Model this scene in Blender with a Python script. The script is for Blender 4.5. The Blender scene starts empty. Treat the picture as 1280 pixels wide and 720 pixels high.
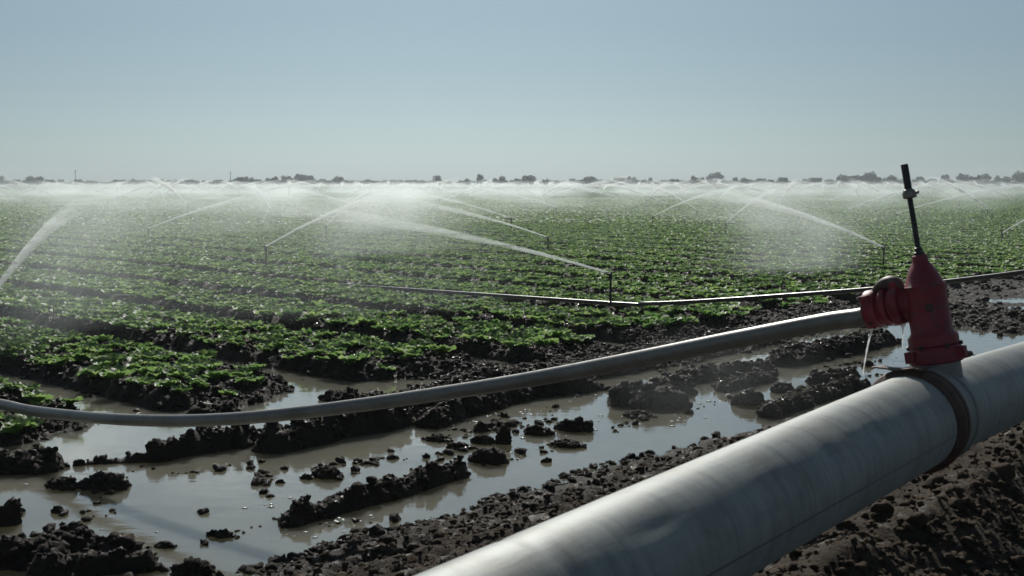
import bpy, math, random
import numpy as np
from mathutils import Vector, Matrix, Euler

# ------------------------------------------------------------------ camera, light, exposure
SC = bpy.context.scene
COL = SC.collection
H = 2.0                                   # eye height above the standing water
FPX = 1400.0                              # focal length in pixels of a 1280 wide frame
PITCH = math.atan(132.0 / FPX)
cam_d = bpy.data.cameras.new('camera')
cam = bpy.data.objects.new('camera', cam_d)
COL.objects.link(cam)
cam.location = (0, 0, H)
cam.rotation_euler = (math.pi / 2 - PITCH, 0, 0)
cam_d.sensor_width = 36.0
cam_d.lens = 36.0 * FPX / 1280.0
cam_d.clip_start = 0.05
cam_d.clip_end = 9000
cam_d.dof.use_dof = True
cam_d.dof.focus_distance = 13.0
cam_d.dof.aperture_fstop = 7.0
SC.camera = cam

SUN_EL, SUN_AZ = math.radians(36), math.radians(-4)      # azimuth from +Y, clockwise positive
w = bpy.data.worlds.new('World')
SC.world = w
w.use_nodes = True
nt = w.node_tree
nt.nodes.clear()
wo = nt.nodes.new('ShaderNodeOutputWorld')
bg = nt.nodes.new('ShaderNodeBackground')
sky = nt.nodes.new('ShaderNodeTexSky')
sky.sky_type = 'NISHITA'
sky.sun_disc = False
sky.sun_elevation = SUN_EL
sky.sun_rotation = SUN_AZ
sky.altitude = 0
sky.air_density = 1.0
sky.dust_density = 1.0
sky.ozone_density = 1.0
bg.inputs['Strength'].default_value = 0.064
hs = nt.nodes.new('ShaderNodeHueSaturation')
hs.inputs['Saturation'].default_value = 0.45
nt.links.new(sky.outputs[0], hs.inputs['Color'])
tint = nt.nodes.new('ShaderNodeMix')
tint.data_type = 'RGBA'; tint.blend_type = 'MULTIPLY'
tint.inputs[0].default_value = 1.0
tint.inputs[7].default_value = (0.505, 0.665, 0.775, 1)
nt.links.new(hs.outputs[0], tint.inputs[6])
nt.links.new(tint.outputs[2], bg.inputs['Color'])
nt.links.new(bg.outputs[0], wo.inputs['Surface'])

sun_d = bpy.data.lights.new('sun', 'SUN')
sun = bpy.data.objects.new('sun', sun_d)
COL.objects.link(sun)
sun_d.energy = 5.0
sun_d.angle = math.radians(0.5)
sun_d.color = (1.0, 0.975, 0.905)
sun.location = (0, 0, 30)
sun.rotation_euler = Vector((-math.sin(SUN_AZ) * math.cos(SUN_EL), -math.cos(SUN_AZ) * math.cos(SUN_EL), -math.sin(SUN_EL))).to_track_quat('-Z', 'Y').to_euler()

SC.view_settings.view_transform = 'Standard'
SC.view_settings.look = 'None'
SC.view_settings.exposure = -0.05
SC.view_settings.gamma = 1.0
SC.render.engine = 'CYCLES'
SC.cycles.use_denoising = True
SC.cycles.max_bounces = 6
SC.cycles.diffuse_bounces = 2
SC.cycles.glossy_bounces = 3
SC.cycles.transmission_bounces = 4
SC.cycles.transparent_max_bounces = 8
SC.cycles.volume_bounces = 0
SC.cycles.volume_max_steps = 256
SC.cycles.sample_clamp_indirect = 4.0

# ------------------------------------------------------------------ helpers
rng = np.random.default_rng(7)
random.seed(7)
O = np.array([1.47, 4.13])                # joint of the mainline, plan
UU = np.array([-0.749, 0.6626])           # along the beds, away from the mainline
VV = np.array([0.6626, 0.749])            # along the mainline, away from the camera


def st2w(s, t):
    return O[0] + s * UU[0] + t * VV[0], O[1] + s * UU[1] + t * VV[1]


def w2st(x, y):
    return (x - O[0]) * UU[0] + (y - O[1]) * UU[1], (x - O[0]) * VV[0] + (y - O[1]) * VV[1]


def ground(u, v, z=0.0):
    """the spot of level z that shows at pixel (u, v) of the photograph"""
    a, b = (u - 640) / FPX, (360 - v) / FPX
    d = np.array([a, math.cos(PITCH) + b * math.sin(PITCH), -math.sin(PITCH) + b * math.cos(PITCH)])
    k = (z - H) / d[2]
    return k * d[0], k * d[1]


def px_of(x, y, z):
    q = (x, y, z - H)
    dep = y * math.cos(PITCH) - (z - H) * math.sin(PITCH)
    up = y * math.sin(PITCH) + (z - H) * math.cos(PITCH)
    return 640 + FPX * x / dep, 360 - FPX * up / dep


def _hash(ix, iy, seed):
    n = (ix.astype(np.int64) * 374761393 + iy.astype(np.int64) * 668265263 + seed * 1442695041) & 0x7fffffff
    n = ((n ^ (n >> 13)) * 1274126177) & 0x7fffffff
    return ((n ^ (n >> 16)) & 0xffff) / 65535.0


def vnoise(x, y, seed=0):
    ix, iy = np.floor(x), np.floor(y)
    fx, fy = x - ix, y - iy
    fx = fx * fx * (3 - 2 * fx)
    fy = fy * fy * (3 - 2 * fy)
    a, b = _hash(ix, iy, seed), _hash(ix + 1, iy, seed)
    c, d = _hash(ix, iy + 1, seed), _hash(ix + 1, iy + 1, seed)
    return (a + (b - a) * fx) * (1 - fy) + (c + (d - c) * fx) * fy


def fbm(x, y, octaves=4, seed=0):
    v, a, tot = 0, 1.0, 0
    for k in range(octaves):
        v = v + a * (vnoise(x * 2 ** k + 17.3 * k, y * 2 ** k - 9.1 * k, seed + k) - 0.5)
        tot += a
        a *= 0.55
    return v / tot


def sstep(a, b, x):
    q = np.clip((x - a) / (b - a), 0, 1)
    return q * q * (3 - 2 * q)


def mesh_np(name, V, F, mat=None, smooth=False, F3=None):
    """mesh from arrays: V (n,3), F quads (m,4) and / or F3 triangles"""
    me = bpy.data.meshes.new(name)
    V = np.asarray(V, dtype=np.float32)
    lt, ls = [], []
    if F is not None and len(F):
        F = np.asarray(F, dtype=np.int32)
        lt.append(F.ravel()); ls.append(np.full(len(F), F.shape[1], np.int32))
    if F3 is not None and len(F3):
        F3 = np.asarray(F3, dtype=np.int32)
        lt.append(F3.ravel()); ls.append(np.full(len(F3), 3, np.int32))
    lt = np.concatenate(lt); ls = np.concatenate(ls)
    me.vertices.add(len(V)); me.vertices.foreach_set('co', V.ravel())
    me.loops.add(len(lt)); me.loops.foreach_set('vertex_index', lt)
    me.polygons.add(len(ls))
    st = np.zeros(len(ls), np.int32); st[1:] = np.cumsum(ls)[:-1]
    me.polygons.foreach_set('loop_start', st)
    me.polygons.foreach_set('loop_total', ls)
    if smooth:
        me.polygons.foreach_set('use_smooth', np.ones(len(ls), bool))
    me.update(calc_edges=True)
    me.validate()
    if mat:
        me.materials.append(mat)
    return me


def outward(me):
    import bmesh
    bm = bmesh.new(); bm.from_mesh(me)
    bmesh.ops.recalc_face_normals(bm, faces=bm.faces[:])
    bm.to_mesh(me); bm.free()
    return me


class MB:
    """collects lathes, tubes and boxes and links them as one mesh"""
    def __init__(self):
        self.v, self.f = [], []

    def add(self, V, F):
        o = len(self.v)
        self.v += [tuple(p) for p in V]
        self.f += [tuple(i + o for i in q) for q in F]
        return self

    def lathe(self, prof, M=Matrix(), n=32, caps=True):
        V, F = [], []
        for r, z in prof:
            for k in range(n):
                a = 2 * math.pi * k / n
                V.append(M @ Vector((r * math.cos(a), r * math.sin(a), z)))
        for i in range(len(prof) - 1):
            for k in range(n):
                k2 = (k + 1) % n
                F.append((i * n + k, i * n + k2, (i + 1) * n + k2, (i + 1) * n + k))
        if caps:
            F.append(tuple(range(n - 1, -1, -1)))
            F.append(tuple((len(prof) - 1) * n + k for k in range(n)))
        return self.add(V, F)

    def tube(self, pts, rad, n=12, caps=True, squash=1.0):
        pts = [Vector(p) for p in pts]
        rad = rad if hasattr(rad, '__len__') else [rad] * len(pts)
        V, F = [], []
        up = Vector((0, 0, 1))
        prev = None
        for i, p in enumerate(pts):
            d = (pts[min(i + 1, len(pts) - 1)] - pts[max(i - 1, 0)]).normalized()
            if prev is None:
                a = d.cross(up)
                if a.length < 1e-4:
                    a = d.cross(Vector((1, 0, 0)))
                a.normalize()
            else:
                a = (prev - d * prev.dot(d)).normalized()
            prev = a
            b = d.cross(a)
            for k in range(n):
                t = 2 * math.pi * k / n
                V.append(p + (a * math.cos(t) + b * math.sin(t) * squash) * rad[i])
        for i in range(len(pts) - 1):
            for k in range(n):
                k2 = (k + 1) % n
                F.append((i * n + k, (i + 1) * n + k, (i + 1) * n + k2, i * n + k2))
        if caps:
            F.append(tuple(range(n)))
            F.append(tuple((len(pts) - 1) * n + k for k in range(n - 1, -1, -1)))
        return self.add(V, F)

    def box(self, c, sz, M=Matrix()):
        V = [M @ Vector((c[0] + sz[0] * x / 2, c[1] + sz[1] * y / 2, c[2] + sz[2] * z / 2)) for x in (-1, 1) for y in (-1, 1) for z in (-1, 1)]
        F = [(0, 1, 3, 2), (4, 6, 7, 5), (0, 4, 5, 1), (2, 3, 7, 6), (0, 2, 6, 4), (1, 5, 7, 3)]
        return self.add(V, F)

    def build(self, name, mat, parent=None, smooth=True, bevel=0.0, sharp=40):
        me = bpy.data.meshes.new(name)
        me.from_pydata(self.v, [], self.f)
        me.update()
        outward(me)
        if mat:
            me.materials.append(mat)
        o = bpy.data.objects.new(name, me)
        COL.objects.link(o)
        if parent:
            o.parent = parent
        if smooth:
            me.polygons.foreach_set('use_smooth', np.ones(len(me.polygons), bool))
            me.set_sharp_from_angle(angle=math.radians(sharp))
        if bevel:
            b = o.modifiers.new('bevel', 'BEVEL')
            b.width = bevel; b.segments = 2; b.limit_method = 'ANGLE'; b.angle_limit = math.radians(35)
        return o


def tag(o, label=None, cat=None, group=None, kind=None):
    if label: o['label'] = label
    if cat: o['category'] = cat
    if group: o['group'] = group
    if kind: o['kind'] = kind
    return o


def empty(name, loc, rz=0.0):
    o = bpy.data.objects.new(name, None)
    COL.objects.link(o)
    o.location = loc
    o.rotation_euler = (0, 0, rz)
    o.empty_display_size = 0.1
    return o


def link(name, me, loc=(0, 0, 0), parent=None):
    o = bpy.data.objects.new(name, me)
    COL.objects.link(o)
    o.location = loc
    if parent: o.parent = parent
    return o


def copy_tree(o, parent=None):
    c = o.copy()
    COL.objects.link(c)
    if parent: c.parent = parent
    for ch in list(o.children):
        copy_tree(ch, c)
    return c


# ------------------------------------------------------------------ materials
def new_mat(name):
    m = bpy.data.materials.new(name)
    m.use_nodes = True
    t = m.node_tree
    for n in list(t.nodes):
        if n.type != 'OUTPUT_MATERIAL' and n.type != 'BSDF_PRINCIPLED':
            t.nodes.remove(n)
    return m, t, t.nodes['Principled BSDF'], t.nodes['Material Output']


def N(t, typ, **kw):
    n = t.nodes.new(typ)
    for k, v in kw.items():
        if k in n.inputs:
            n.inputs[k].default_value = v
        else:
            setattr(n, k, v)
    return n


def ramp(t, src, stops):
    r = t.nodes.new('ShaderNodeValToRGB')
    e = r.color_ramp.elements
    while len(e) < len(stops): e.new(0.5)
    for q, (p, c) in zip(e, stops):
        q.position = p
        q.color = (*c, 1) if len(c) == 3 else c
    t.links.new(src, r.inputs[0])
    return r


def noise_node(t, scale, detail=5, rough=0.6, coord='Object', vec=None):
    n = N(t, 'ShaderNodeTexNoise', Scale=scale, Detail=detail, Roughness=rough)
    if vec is None:
        tc = t.nodes.new('ShaderNodeTexCoord')
        t.links.new(tc.outputs[coord], n.inputs['Vector'])
    else:
        t.links.new(vec, n.inputs['Vector'])
    return n


def mat_ground():
    m, t, b, out = new_mat('mud_ground')
    dry = N(t, 'ShaderNodeAttribute', attribute_name='dry')
    crop = N(t, 'ShaderNodeAttribute', attribute_name='crop')
    n1 = noise_node(t, 6.0, 8, 0.65)
    n2 = noise_node(t, 60.0, 5, 0.7)
    wet = ramp(t, n1.outputs['Fac'], [(0.3, (0.016, 0.011, 0.007)), (0.7, (0.048, 0.034, 0.022))])
    dryc = ramp(t, n1.outputs['Fac'], [(0.3, (0.046, 0.034, 0.025)), (0.72, (0.115, 0.087, 0.062))])
    mix = N(t, 'ShaderNodeMix', data_type='RGBA')
    t.links.new(dry.outputs['Fac'], mix.inputs[0])
    t.links.new(wet.outputs[0], mix.inputs[6]); t.links.new(dryc.outputs[0], mix.inputs[7])
    n3 = noise_node(t, 1.2, 6, 0.75)
    gr = ramp(t, n3.outputs['Fac'], [(0.35, (0.030, 0.050, 0.016)), (0.5, (0.050, 0.095, 0.024)), (0.68, (0.080, 0.14, 0.035))])
    mix2 = N(t, 'ShaderNodeMix', data_type='RGBA')
    t.links.new(crop.outputs['Fac'], mix2.inputs[0])
    t.links.new(mix.outputs[2], mix2.inputs[6]); t.links.new(gr.outputs[0], mix2.inputs[7])
    t.links.new(mix2.outputs[2], b.inputs['Base Color'])
    rr = N(t, 'ShaderNodeMapRange', **{'From Min': 0.0, 'From Max': 1.0, 'To Min': 0.0, 'To Max': 0.35})
    t.links.new(dry.outputs['Fac'], rr.inputs['Value'])
    n5 = noise_node(t, 9.0, 4, 0.6)
    gl = N(t, 'ShaderNodeMapRange', **{'From Min': 0.56, 'From Max': 0.66, 'To Min': 0.78, 'To Max': 0.20})
    t.links.new(n5.outputs['Fac'], gl.inputs['Value'])
    ra = N(t, 'ShaderNodeMath', operation='ADD', use_clamp=True)
    t.links.new(rr.outputs[0], ra.inputs[0]); t.links.new(gl.outputs[0], ra.inputs[1])
    t.links.new(ra.outputs[0], b.inputs['Roughness'])
    sp = N(t, 'ShaderNodeMapRange', **{'To Min': 0.3, 'To Max': 0.0})
    t.links.new(crop.outputs['Fac'], sp.inputs['Value']); t.links.new(sp.outputs[0], b.inputs['Specular IOR Level'])
    bu = N(t, 'ShaderNodeBump', Strength=1.0, Distance=0.05)
    add = N(t, 'ShaderNodeMath', operation='ADD')
    n4 = noise_node(t, 22.0, 8, 0.7)
    t.links.new(n4.outputs['Fac'], add.inputs[0]); t.links.new(n2.outputs['Fac'], add.inputs[1])
    t.links.new(add.outputs[0], bu.inputs['Height'])
    t.links.new(bu.outputs[0], b.inputs['Normal'])
    return m


def mat_clod(name, lo, hi, rough):
    m, t, b, out = new_mat(name)
    n1 = noise_node(t, 9.0, 8, 0.65)
    c = ramp(t, n1.outputs['Fac'], [(0.3, lo), (0.7, hi)])
    t.links.new(c.outputs[0], b.inputs['Base Color'])
    n5 = noise_node(t, 16.0, 4, 0.6)
    gl = N(t, 'ShaderNodeMapRange', **{'From Min': 0.56, 'From Max': 0.66, 'To Min': 0.85, 'To Max': rough})
    t.links.new(n5.outputs['Fac'], gl.inputs['Value'])
    t.links.new(gl.outputs[0], b.inputs['Roughness'])
    b.inputs['Specular IOR Level'].default_value = 0.3
    n2 = noise_node(t, 45.0, 8, 0.75)
    bu = N(t, 'ShaderNodeBump', Strength=1.0, Distance=0.02)
    t.links.new(n2.outputs['Fac'], bu.inputs['Height'])
    t.links.new(bu.outputs[0], b.inputs['Normal'])
    return m


def mat_water():
    m, t, b, out = new_mat('muddy_water')
    n1 = noise_node(t, 0.8, 4, 0.55)
    c = ramp(t, n1.outputs['Fac'], [(0.3, (0.140, 0.133, 0.103)), (0.7, (0.205, 0.197, 0.156))])
    t.links.new(c.outputs[0], b.inputs['Base Color'])
    b.inputs['Roughness'].default_value = 0.015
    b.inputs['Subsurface Weight'].default_value = 1.0
    b.inputs['Subsurface Radius'].default_value = (1.2, 1.1, 0.8)
    b.inputs['Subsurface Scale'].default_value = 1.0
    b.inputs['IOR'].default_value = 1.45
    b.inputs['Coat Weight'].default_value = 0.45
    b.inputs['Coat Roughness'].default_value = 0.01
    mp = N(t, 'ShaderNodeMapping')
    tc = t.nodes.new('ShaderNodeTexCoord')
    t.links.new(tc.outputs['Object'], mp.inputs['Vector'])
    mp.inputs['Rotation'].default_value = (0, 0, math.radians(12))
    mp.inputs['Scale'].default_value = (1.0, 2.2, 1.0)
    n2 = noise_node(t, 3.0, 3, 0.5, vec=mp.outputs[0])
    n3 = noise_node(t, 26.0, 3, 0.6, vec=mp.outputs[0])
    ad = N(t, 'ShaderNodeMath', operation='MULTIPLY_ADD')
    ad.inputs[1].default_value = 0.10
    t.links.new(n3.outputs['Fac'], ad.inputs[0]); t.links.new(n2.outputs['Fac'], ad.inputs[2])
    bu = N(t, 'ShaderNodeBump', Strength=0.14, Distance=0.02)
    t.links.new(ad.outputs[0], bu.inputs['Height'])
    t.links.new(bu.outputs[0], b.inputs['Normal'])
    t.links.new(bu.outputs[0], b.inputs['Coat Normal'])
    return m


def mat_aluminium(name, col, rough, metal, streak=(1.0, 9.0, 9.0), dirt=0.25, dirtcol=(0.16, 0.13, 0.10)):
    m, t, b, out = new_mat(name)
    tc = t.nodes.new('ShaderNodeTexCoord')
    mp = N(t, 'ShaderNodeMapping')
    mp.inputs['Scale'].default_value = streak
    t.links.new(tc.outputs['Object'], mp.inputs['Vector'])
    n1 = noise_node(t, 4.0, 8, 0.7, vec=mp.outputs[0])
    n2 = noise_node(t, 3.0, 8, 0.65)
    c1 = ramp(t, n1.outputs['Fac'], [(0.25, tuple(x * 0.72 for x in col)), (0.75, col)])
    d1 = ramp(t, n2.outputs['Fac'], [(0.5, (0, 0, 0)), (0.72, (dirt * 2,) * 3)])
    mx = N(t, 'ShaderNodeMix', data_type='RGBA')
    t.links.new(d1.outputs[0], mx.inputs[0]); t.links.new(c1.outputs[0], mx.inputs[6])
    mx.inputs[7].default_value = (*dirtcol, 1)
    t.links.new(mx.outputs[2], b.inputs['Base Color'])
    b.inputs['Metallic'].default_value = metal
    b.inputs['Diffuse Roughness'].default_value = 1.0
    rr = N(t, 'ShaderNodeMapRange', **{'To Min': rough - 0.1, 'To Max': rough + 0.12})
    t.links.new(n1.outputs['Fac'], rr.inputs['Value'])
    t.links.new(rr.outputs[0], b.inputs['Roughness'])
    bu = N(t, 'ShaderNodeBump', Strength=0.12, Distance=0.01)
    t.links.new(n1.outputs['Fac'], bu.inputs['Height'])
    t.links.new(bu.outputs[0], b.inputs['Normal'])
    return m


def mat_mainline():
    m, t, b, out = new_mat('weathered_mainline_aluminium')
    at = N(t, 'ShaderNodeAttribute', attribute_name='roll')
    def nz(scale, sc, det=6, ro=0.65):
        mp = N(t, 'ShaderNodeMapping'); mp.inputs['Scale'].default_value = sc
        t.links.new(at.outputs['Vector'], mp.inputs['Vector'])
        return noise_node(t, scale, det, ro, vec=mp.outputs[0])
    a = nz(4.0, (7.0, 0.9, 0.9), 8, 0.7)            # wiped streaks round the pipe
    c = nz(3.0, (1.4, 7.0, 7.0))            # long scratches
    d = nz(5.0, (1.0, 1.0, 1.0), 8, 0.7)    # blotches
    base = ramp(t, a.outputs['Fac'], [(0.28, (0.215, 0.228, 0.225)), (0.48, (0.315, 0.330, 0.318)), (0.75, (0.395, 0.408, 0.38))])
    sc = ramp(t, c.outputs['Fac'], [(0.34, (0.90, 0.90, 0.91)), (0.46, (1, 1, 1)), (0.72, (1.05, 1.05, 1.04))])
    mu = N(t, 'ShaderNodeMix', data_type='RGBA', blend_type='MULTIPLY'); mu.inputs[0].default_value = 1.0
    t.links.new(base.outputs[0], mu.inputs[6]); t.links.new(sc.outputs[0], mu.inputs[7])
    st_ = ramp(t, d.outputs['Fac'], [(0.50, (0, 0, 0)), (0.74, (0.6, 0.6, 0.6))])
    mx = N(t, 'ShaderNodeMix', data_type='RGBA')
    t.links.new(st_.outputs[0], mx.inputs[0]); t.links.new(mu.outputs[2], mx.inputs[6]); mx.inputs[7].default_value = (0.20, 0.165, 0.125, 1)
    # dried mud splash in fine specks
    e = nz(40.0, (1, 1, 1), 4, 0.6)
    sp = ramp(t, e.outputs['Fac'], [(0.70, (0, 0, 0)), (0.76, (0.6, 0.6, 0.6))])
    m3 = N(t, 'ShaderNodeMix', data_type='RGBA')
    t.links.new(sp.outputs[0], m3.inputs[0]); t.links.new(mx.outputs[2], m3.inputs[6]); m3.inputs[7].default_value = (0.12, 0.09, 0.065, 1)
    t.links.new(m3.outputs[2], b.inputs['Base Color'])
    b.inputs['Metallic'].default_value = 0.30
    b.inputs['Diffuse Roughness'].default_value = 1.0
    b.inputs['Specular IOR Level'].default_value = 0.25
    rr = N(t, 'ShaderNodeMapRange', **{'To Min': 0.52, 'To Max': 0.72})
    t.links.new(a.outputs['Fac'], rr.inputs['Value']); t.links.new(rr.outputs[0], b.inputs['Roughness'])
    bu = N(t, 'ShaderNodeBump', Strength=0.09, Distance=0.012)
    ad = N(t, 'ShaderNodeMath', operation='ADD')
    t.links.new(a.outputs['Fac'], ad.inputs[0]); t.links.new(c.outputs['Fac'], ad.inputs[1])
    t.links.new(ad.outputs[0], bu.inputs['Height']); t.links.new(bu.outputs[0], b.inputs['Normal'])
    return m


def mat_paint(name, lo, hi, rough=0.5, worn=(0.10, 0.07, 0.06), amt=0.3, metal=0.0):
    m, t, b, out = new_mat(name)
    n1 = noise_node(t, 14.0, 8, 0.7)
    n2 = noise_node(t, 38.0, 6, 0.75)
    c1 = ramp(t, n1.outputs['Fac'], [(0.3, lo), (0.7, hi)])
    d1 = ramp(t, n2.outputs['Fac'], [(0.52, (0, 0, 0)), (0.66, (amt * 2,) * 3)])
    mx = N(t, 'ShaderNodeMix', data_type='RGBA')
    t.links.new(d1.outputs[0], mx.inputs[0]); t.links.new(c1.outputs[0], mx.inputs[6])
    mx.inputs[7].default_value = (*worn, 1)
    t.links.new(mx.outputs[2], b.inputs['Base Color'])
    b.inputs['Roughness'].default_value = rough
    b.inputs['Metallic'].default_value = metal
    bu = N(t, 'ShaderNodeBump', Strength=0.25, Distance=0.004)
    t.links.new(n2.outputs['Fac'], bu.inputs['Height'])
    t.links.new(bu.outputs[0], b.inputs['Normal'])
    return m


def mat_leaf(name, dark, mid, light, trans=0.52, gloss=0.035, rough=0.45):
    m, t, b, out = new_mat(name)
    t.nodes.remove(b)
    g = t.nodes.new('ShaderNodeNewGeometry')
    c = ramp(t, g.outputs['Random Per Island'], [(0.0, dark), (0.5, mid), (1.0, light)])
    df = N(t, 'ShaderNodeBsdfDiffuse'); tr = N(t, 'ShaderNodeBsdfTranslucent'); gl = N(t, 'ShaderNodeBsdfGlossy', Roughness=rough)
    t.links.new(c.outputs[0], df.inputs['Color'])
    hv = N(t, 'ShaderNodeHueSaturation', Saturation=0.95, Value=1.9, Hue=0.483)
    t.links.new(c.outputs[0], hv.inputs['Color'])
    t.links.new(hv.outputs[0], tr.inputs['Color'])
    m1 = N(t, 'ShaderNodeMixShader', Fac=trans); m2 = N(t, 'ShaderNodeMixShader', Fac=gloss)
    t.links.new(df.outputs[0], m1.inputs[1]); t.links.new(tr.outputs[0], m1.inputs[2])
    t.links.new(m1.outputs[0], m2.inputs[1]); t.links.new(gl.outputs[0], m2.inputs[2])
    t.links.new(m2.outputs[0], out.inputs['Surface'])
    return m


def mat_spray():
    m, t, b, out = new_mat('spray_droplets')
    t.nodes.remove(b)
    df = N(t, 'ShaderNodeBsdfDiffuse'); df.inputs['Color'].default_value = (0.85, 0.87, 0.87, 1)
    tr = N(t, 'ShaderNodeBsdfTranslucent'); tr.inputs['Color'].default_value = (0.95, 0.96, 0.95, 1)
    m1 = N(t, 'ShaderNodeMixShader', Fac=0.8)
    t.links.new(df.outputs[0], m1.inputs[1]); t.links.new(tr.outputs[0], m1.inputs[2])
    t.links.new(m1.outputs[0], out.inputs['Surface'])
    return m


M = {}
M['ground'] = mat_ground()
M['clod'] = mat_clod('wet_clod_mud', (0.013, 0.009, 0.006), (0.036, 0.025, 0.017), 0.18)
M['dryclod'] = mat_clod('damp_clod_mud', (0.042, 0.031, 0.022), (0.110, 0.083, 0.060), 0.9)
M['dryclod'].node_tree.nodes['Principled BSDF'].inputs['Specular IOR Level'].default_value = 0.08
M['water'] = mat_water()
M['main'] = mat_mainline()
M['zinc'] = mat_aluminium('dull_aluminium', (0.30, 0.30, 0.28), 0.55, 0.15)
M['lat'] = mat_aluminium('lateral_aluminium', (0.275, 0.265, 0.240), 0.38, 0.42, dirt=0.28, dirtcol=(0.09, 0.065, 0.045))
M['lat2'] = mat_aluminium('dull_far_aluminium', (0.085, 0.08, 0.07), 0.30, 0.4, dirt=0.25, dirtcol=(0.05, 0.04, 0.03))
M['red'] = mat_paint('worn_red_paint', (0.15, 0.011, 0.020), (0.28, 0.021, 0.038), 0.50, worn=(0.07, 0.045, 0.04), amt=0.45)
M['dark'] = mat_paint('dark_steel', (0.020, 0.019, 0.020), (0.045, 0.042, 0.040), 0.45, amt=0.4, metal=0.4)
M['rust'] = mat_paint('rusty_band', (0.050, 0.030, 0.022), (0.13, 0.075, 0.052), 0.65, worn=(0.03, 0.022, 0.02), amt=0.4, metal=0.15)
M['lever'] = mat_paint('tarnished_lever', (0.055, 0.045, 0.036), (0.13, 0.105, 0.08), 0.55, worn=(0.12, 0.012, 0.018), amt=0.35, metal=0.2)
M['steel'] = mat_paint('dull_steel', (0.20, 0.18, 0.15), (0.33, 0.30, 0.25), 0.45, amt=0.4, metal=0.6)
M['leaf'] = mat_leaf('lettuce_leaf', (0.035, 0.084, 0.021), (0.070, 0.150, 0.036), (0.145, 0.225, 0.066))
M['tree'] = mat_leaf('tree_leaf', (0.016, 0.022, 0.010), (0.028, 0.038, 0.016), (0.048, 0.060, 0.026), trans=0.25, gloss=0.03)
M['bark'] = mat_clod('bark', (0.05, 0.04, 0.03), (0.10, 0.08, 0.06), 0.9)
M['spray'] = mat_spray()

# ------------------------------------------------------------------ ground sheet
FURROW0, PERIOD = 0.87, 2.03


def bed_end(t):
    return 7.05 - 0.045 * np.clip(t, -5, 15) - 0.55 * sstep(2.5, 4.5, t) + 1.1 * fbm(t * 0.55, t * 0 + 3.1, 3, 5)


def polyline_dist(x, y, pts):
    best = np.full(x.shape, 1e9)
    for (x0, y0), (x1, y1) in zip(pts[:-1], pts[1:]):
        dx, dy = x1 - x0, y1 - y0
        q = np.clip(((x - x0) * dx + (y - y0) * dy) / (dx * dx + dy * dy), 0, 1)
        best = np.minimum(best, np.hypot(x - x0 - q * dx, y - y0 - q * dy))
    return best


# low mud shoals and ridges lying in the headland water: pixel path on the water level, half width, height
SHOALS = [
    ([(112, 580), (185, 577)], 0.07, 0.05),
    ([(200, 574), (260, 562), (305, 554)], 0.17, 0.17),
    ([(345, 562), (400, 549), (465, 537), (495, 529)], 0.22, 0.20),
    ([(365, 655), (440, 634), (515, 612), (575, 595)], 0.12, 0.115),
    ([(0, 590), (30, 588), (58, 584)], 0.16, 0.12),
    ([(5, 705), (50, 700), (100, 694)], 0.16, 0.13),
    ([(540, 530), (600, 512), (660, 496), (735, 486)], 0.22, 0.15),
    ([(905, 488), (960, 474)], 0.16, 0.10),
    ([(780, 505), (850, 492)], 0.25, 0.17),
    ([(960, 520), (1020, 500), (1075, 484)], 0.16, 0.12),
    ([(1020, 480), (1065, 470)], 0.14, 0.10),
    ([(860, 478), (900, 470), (955, 466)], 0.2, 0.12),
    ([(50, 722), (120, 716), (180, 712)], 0.12, 0.10),
    ([(980, 455), (1050, 440), (1100, 428)], 0.3, 0.17),
    ([(420, 500), (470, 498)], 0.2, 0.06),
    ([(500, 512), (600, 485), (740, 468), (880, 440), (960, 425)], 0.40, 0.15),
    ([(250, 520), (320, 500)], 0.22, 0.05),
]
SHOALS = [([ground(*p) for p in pts], hw * 0.82, hh * 0.82) for pts, hw, hh in SHOALS]


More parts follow.
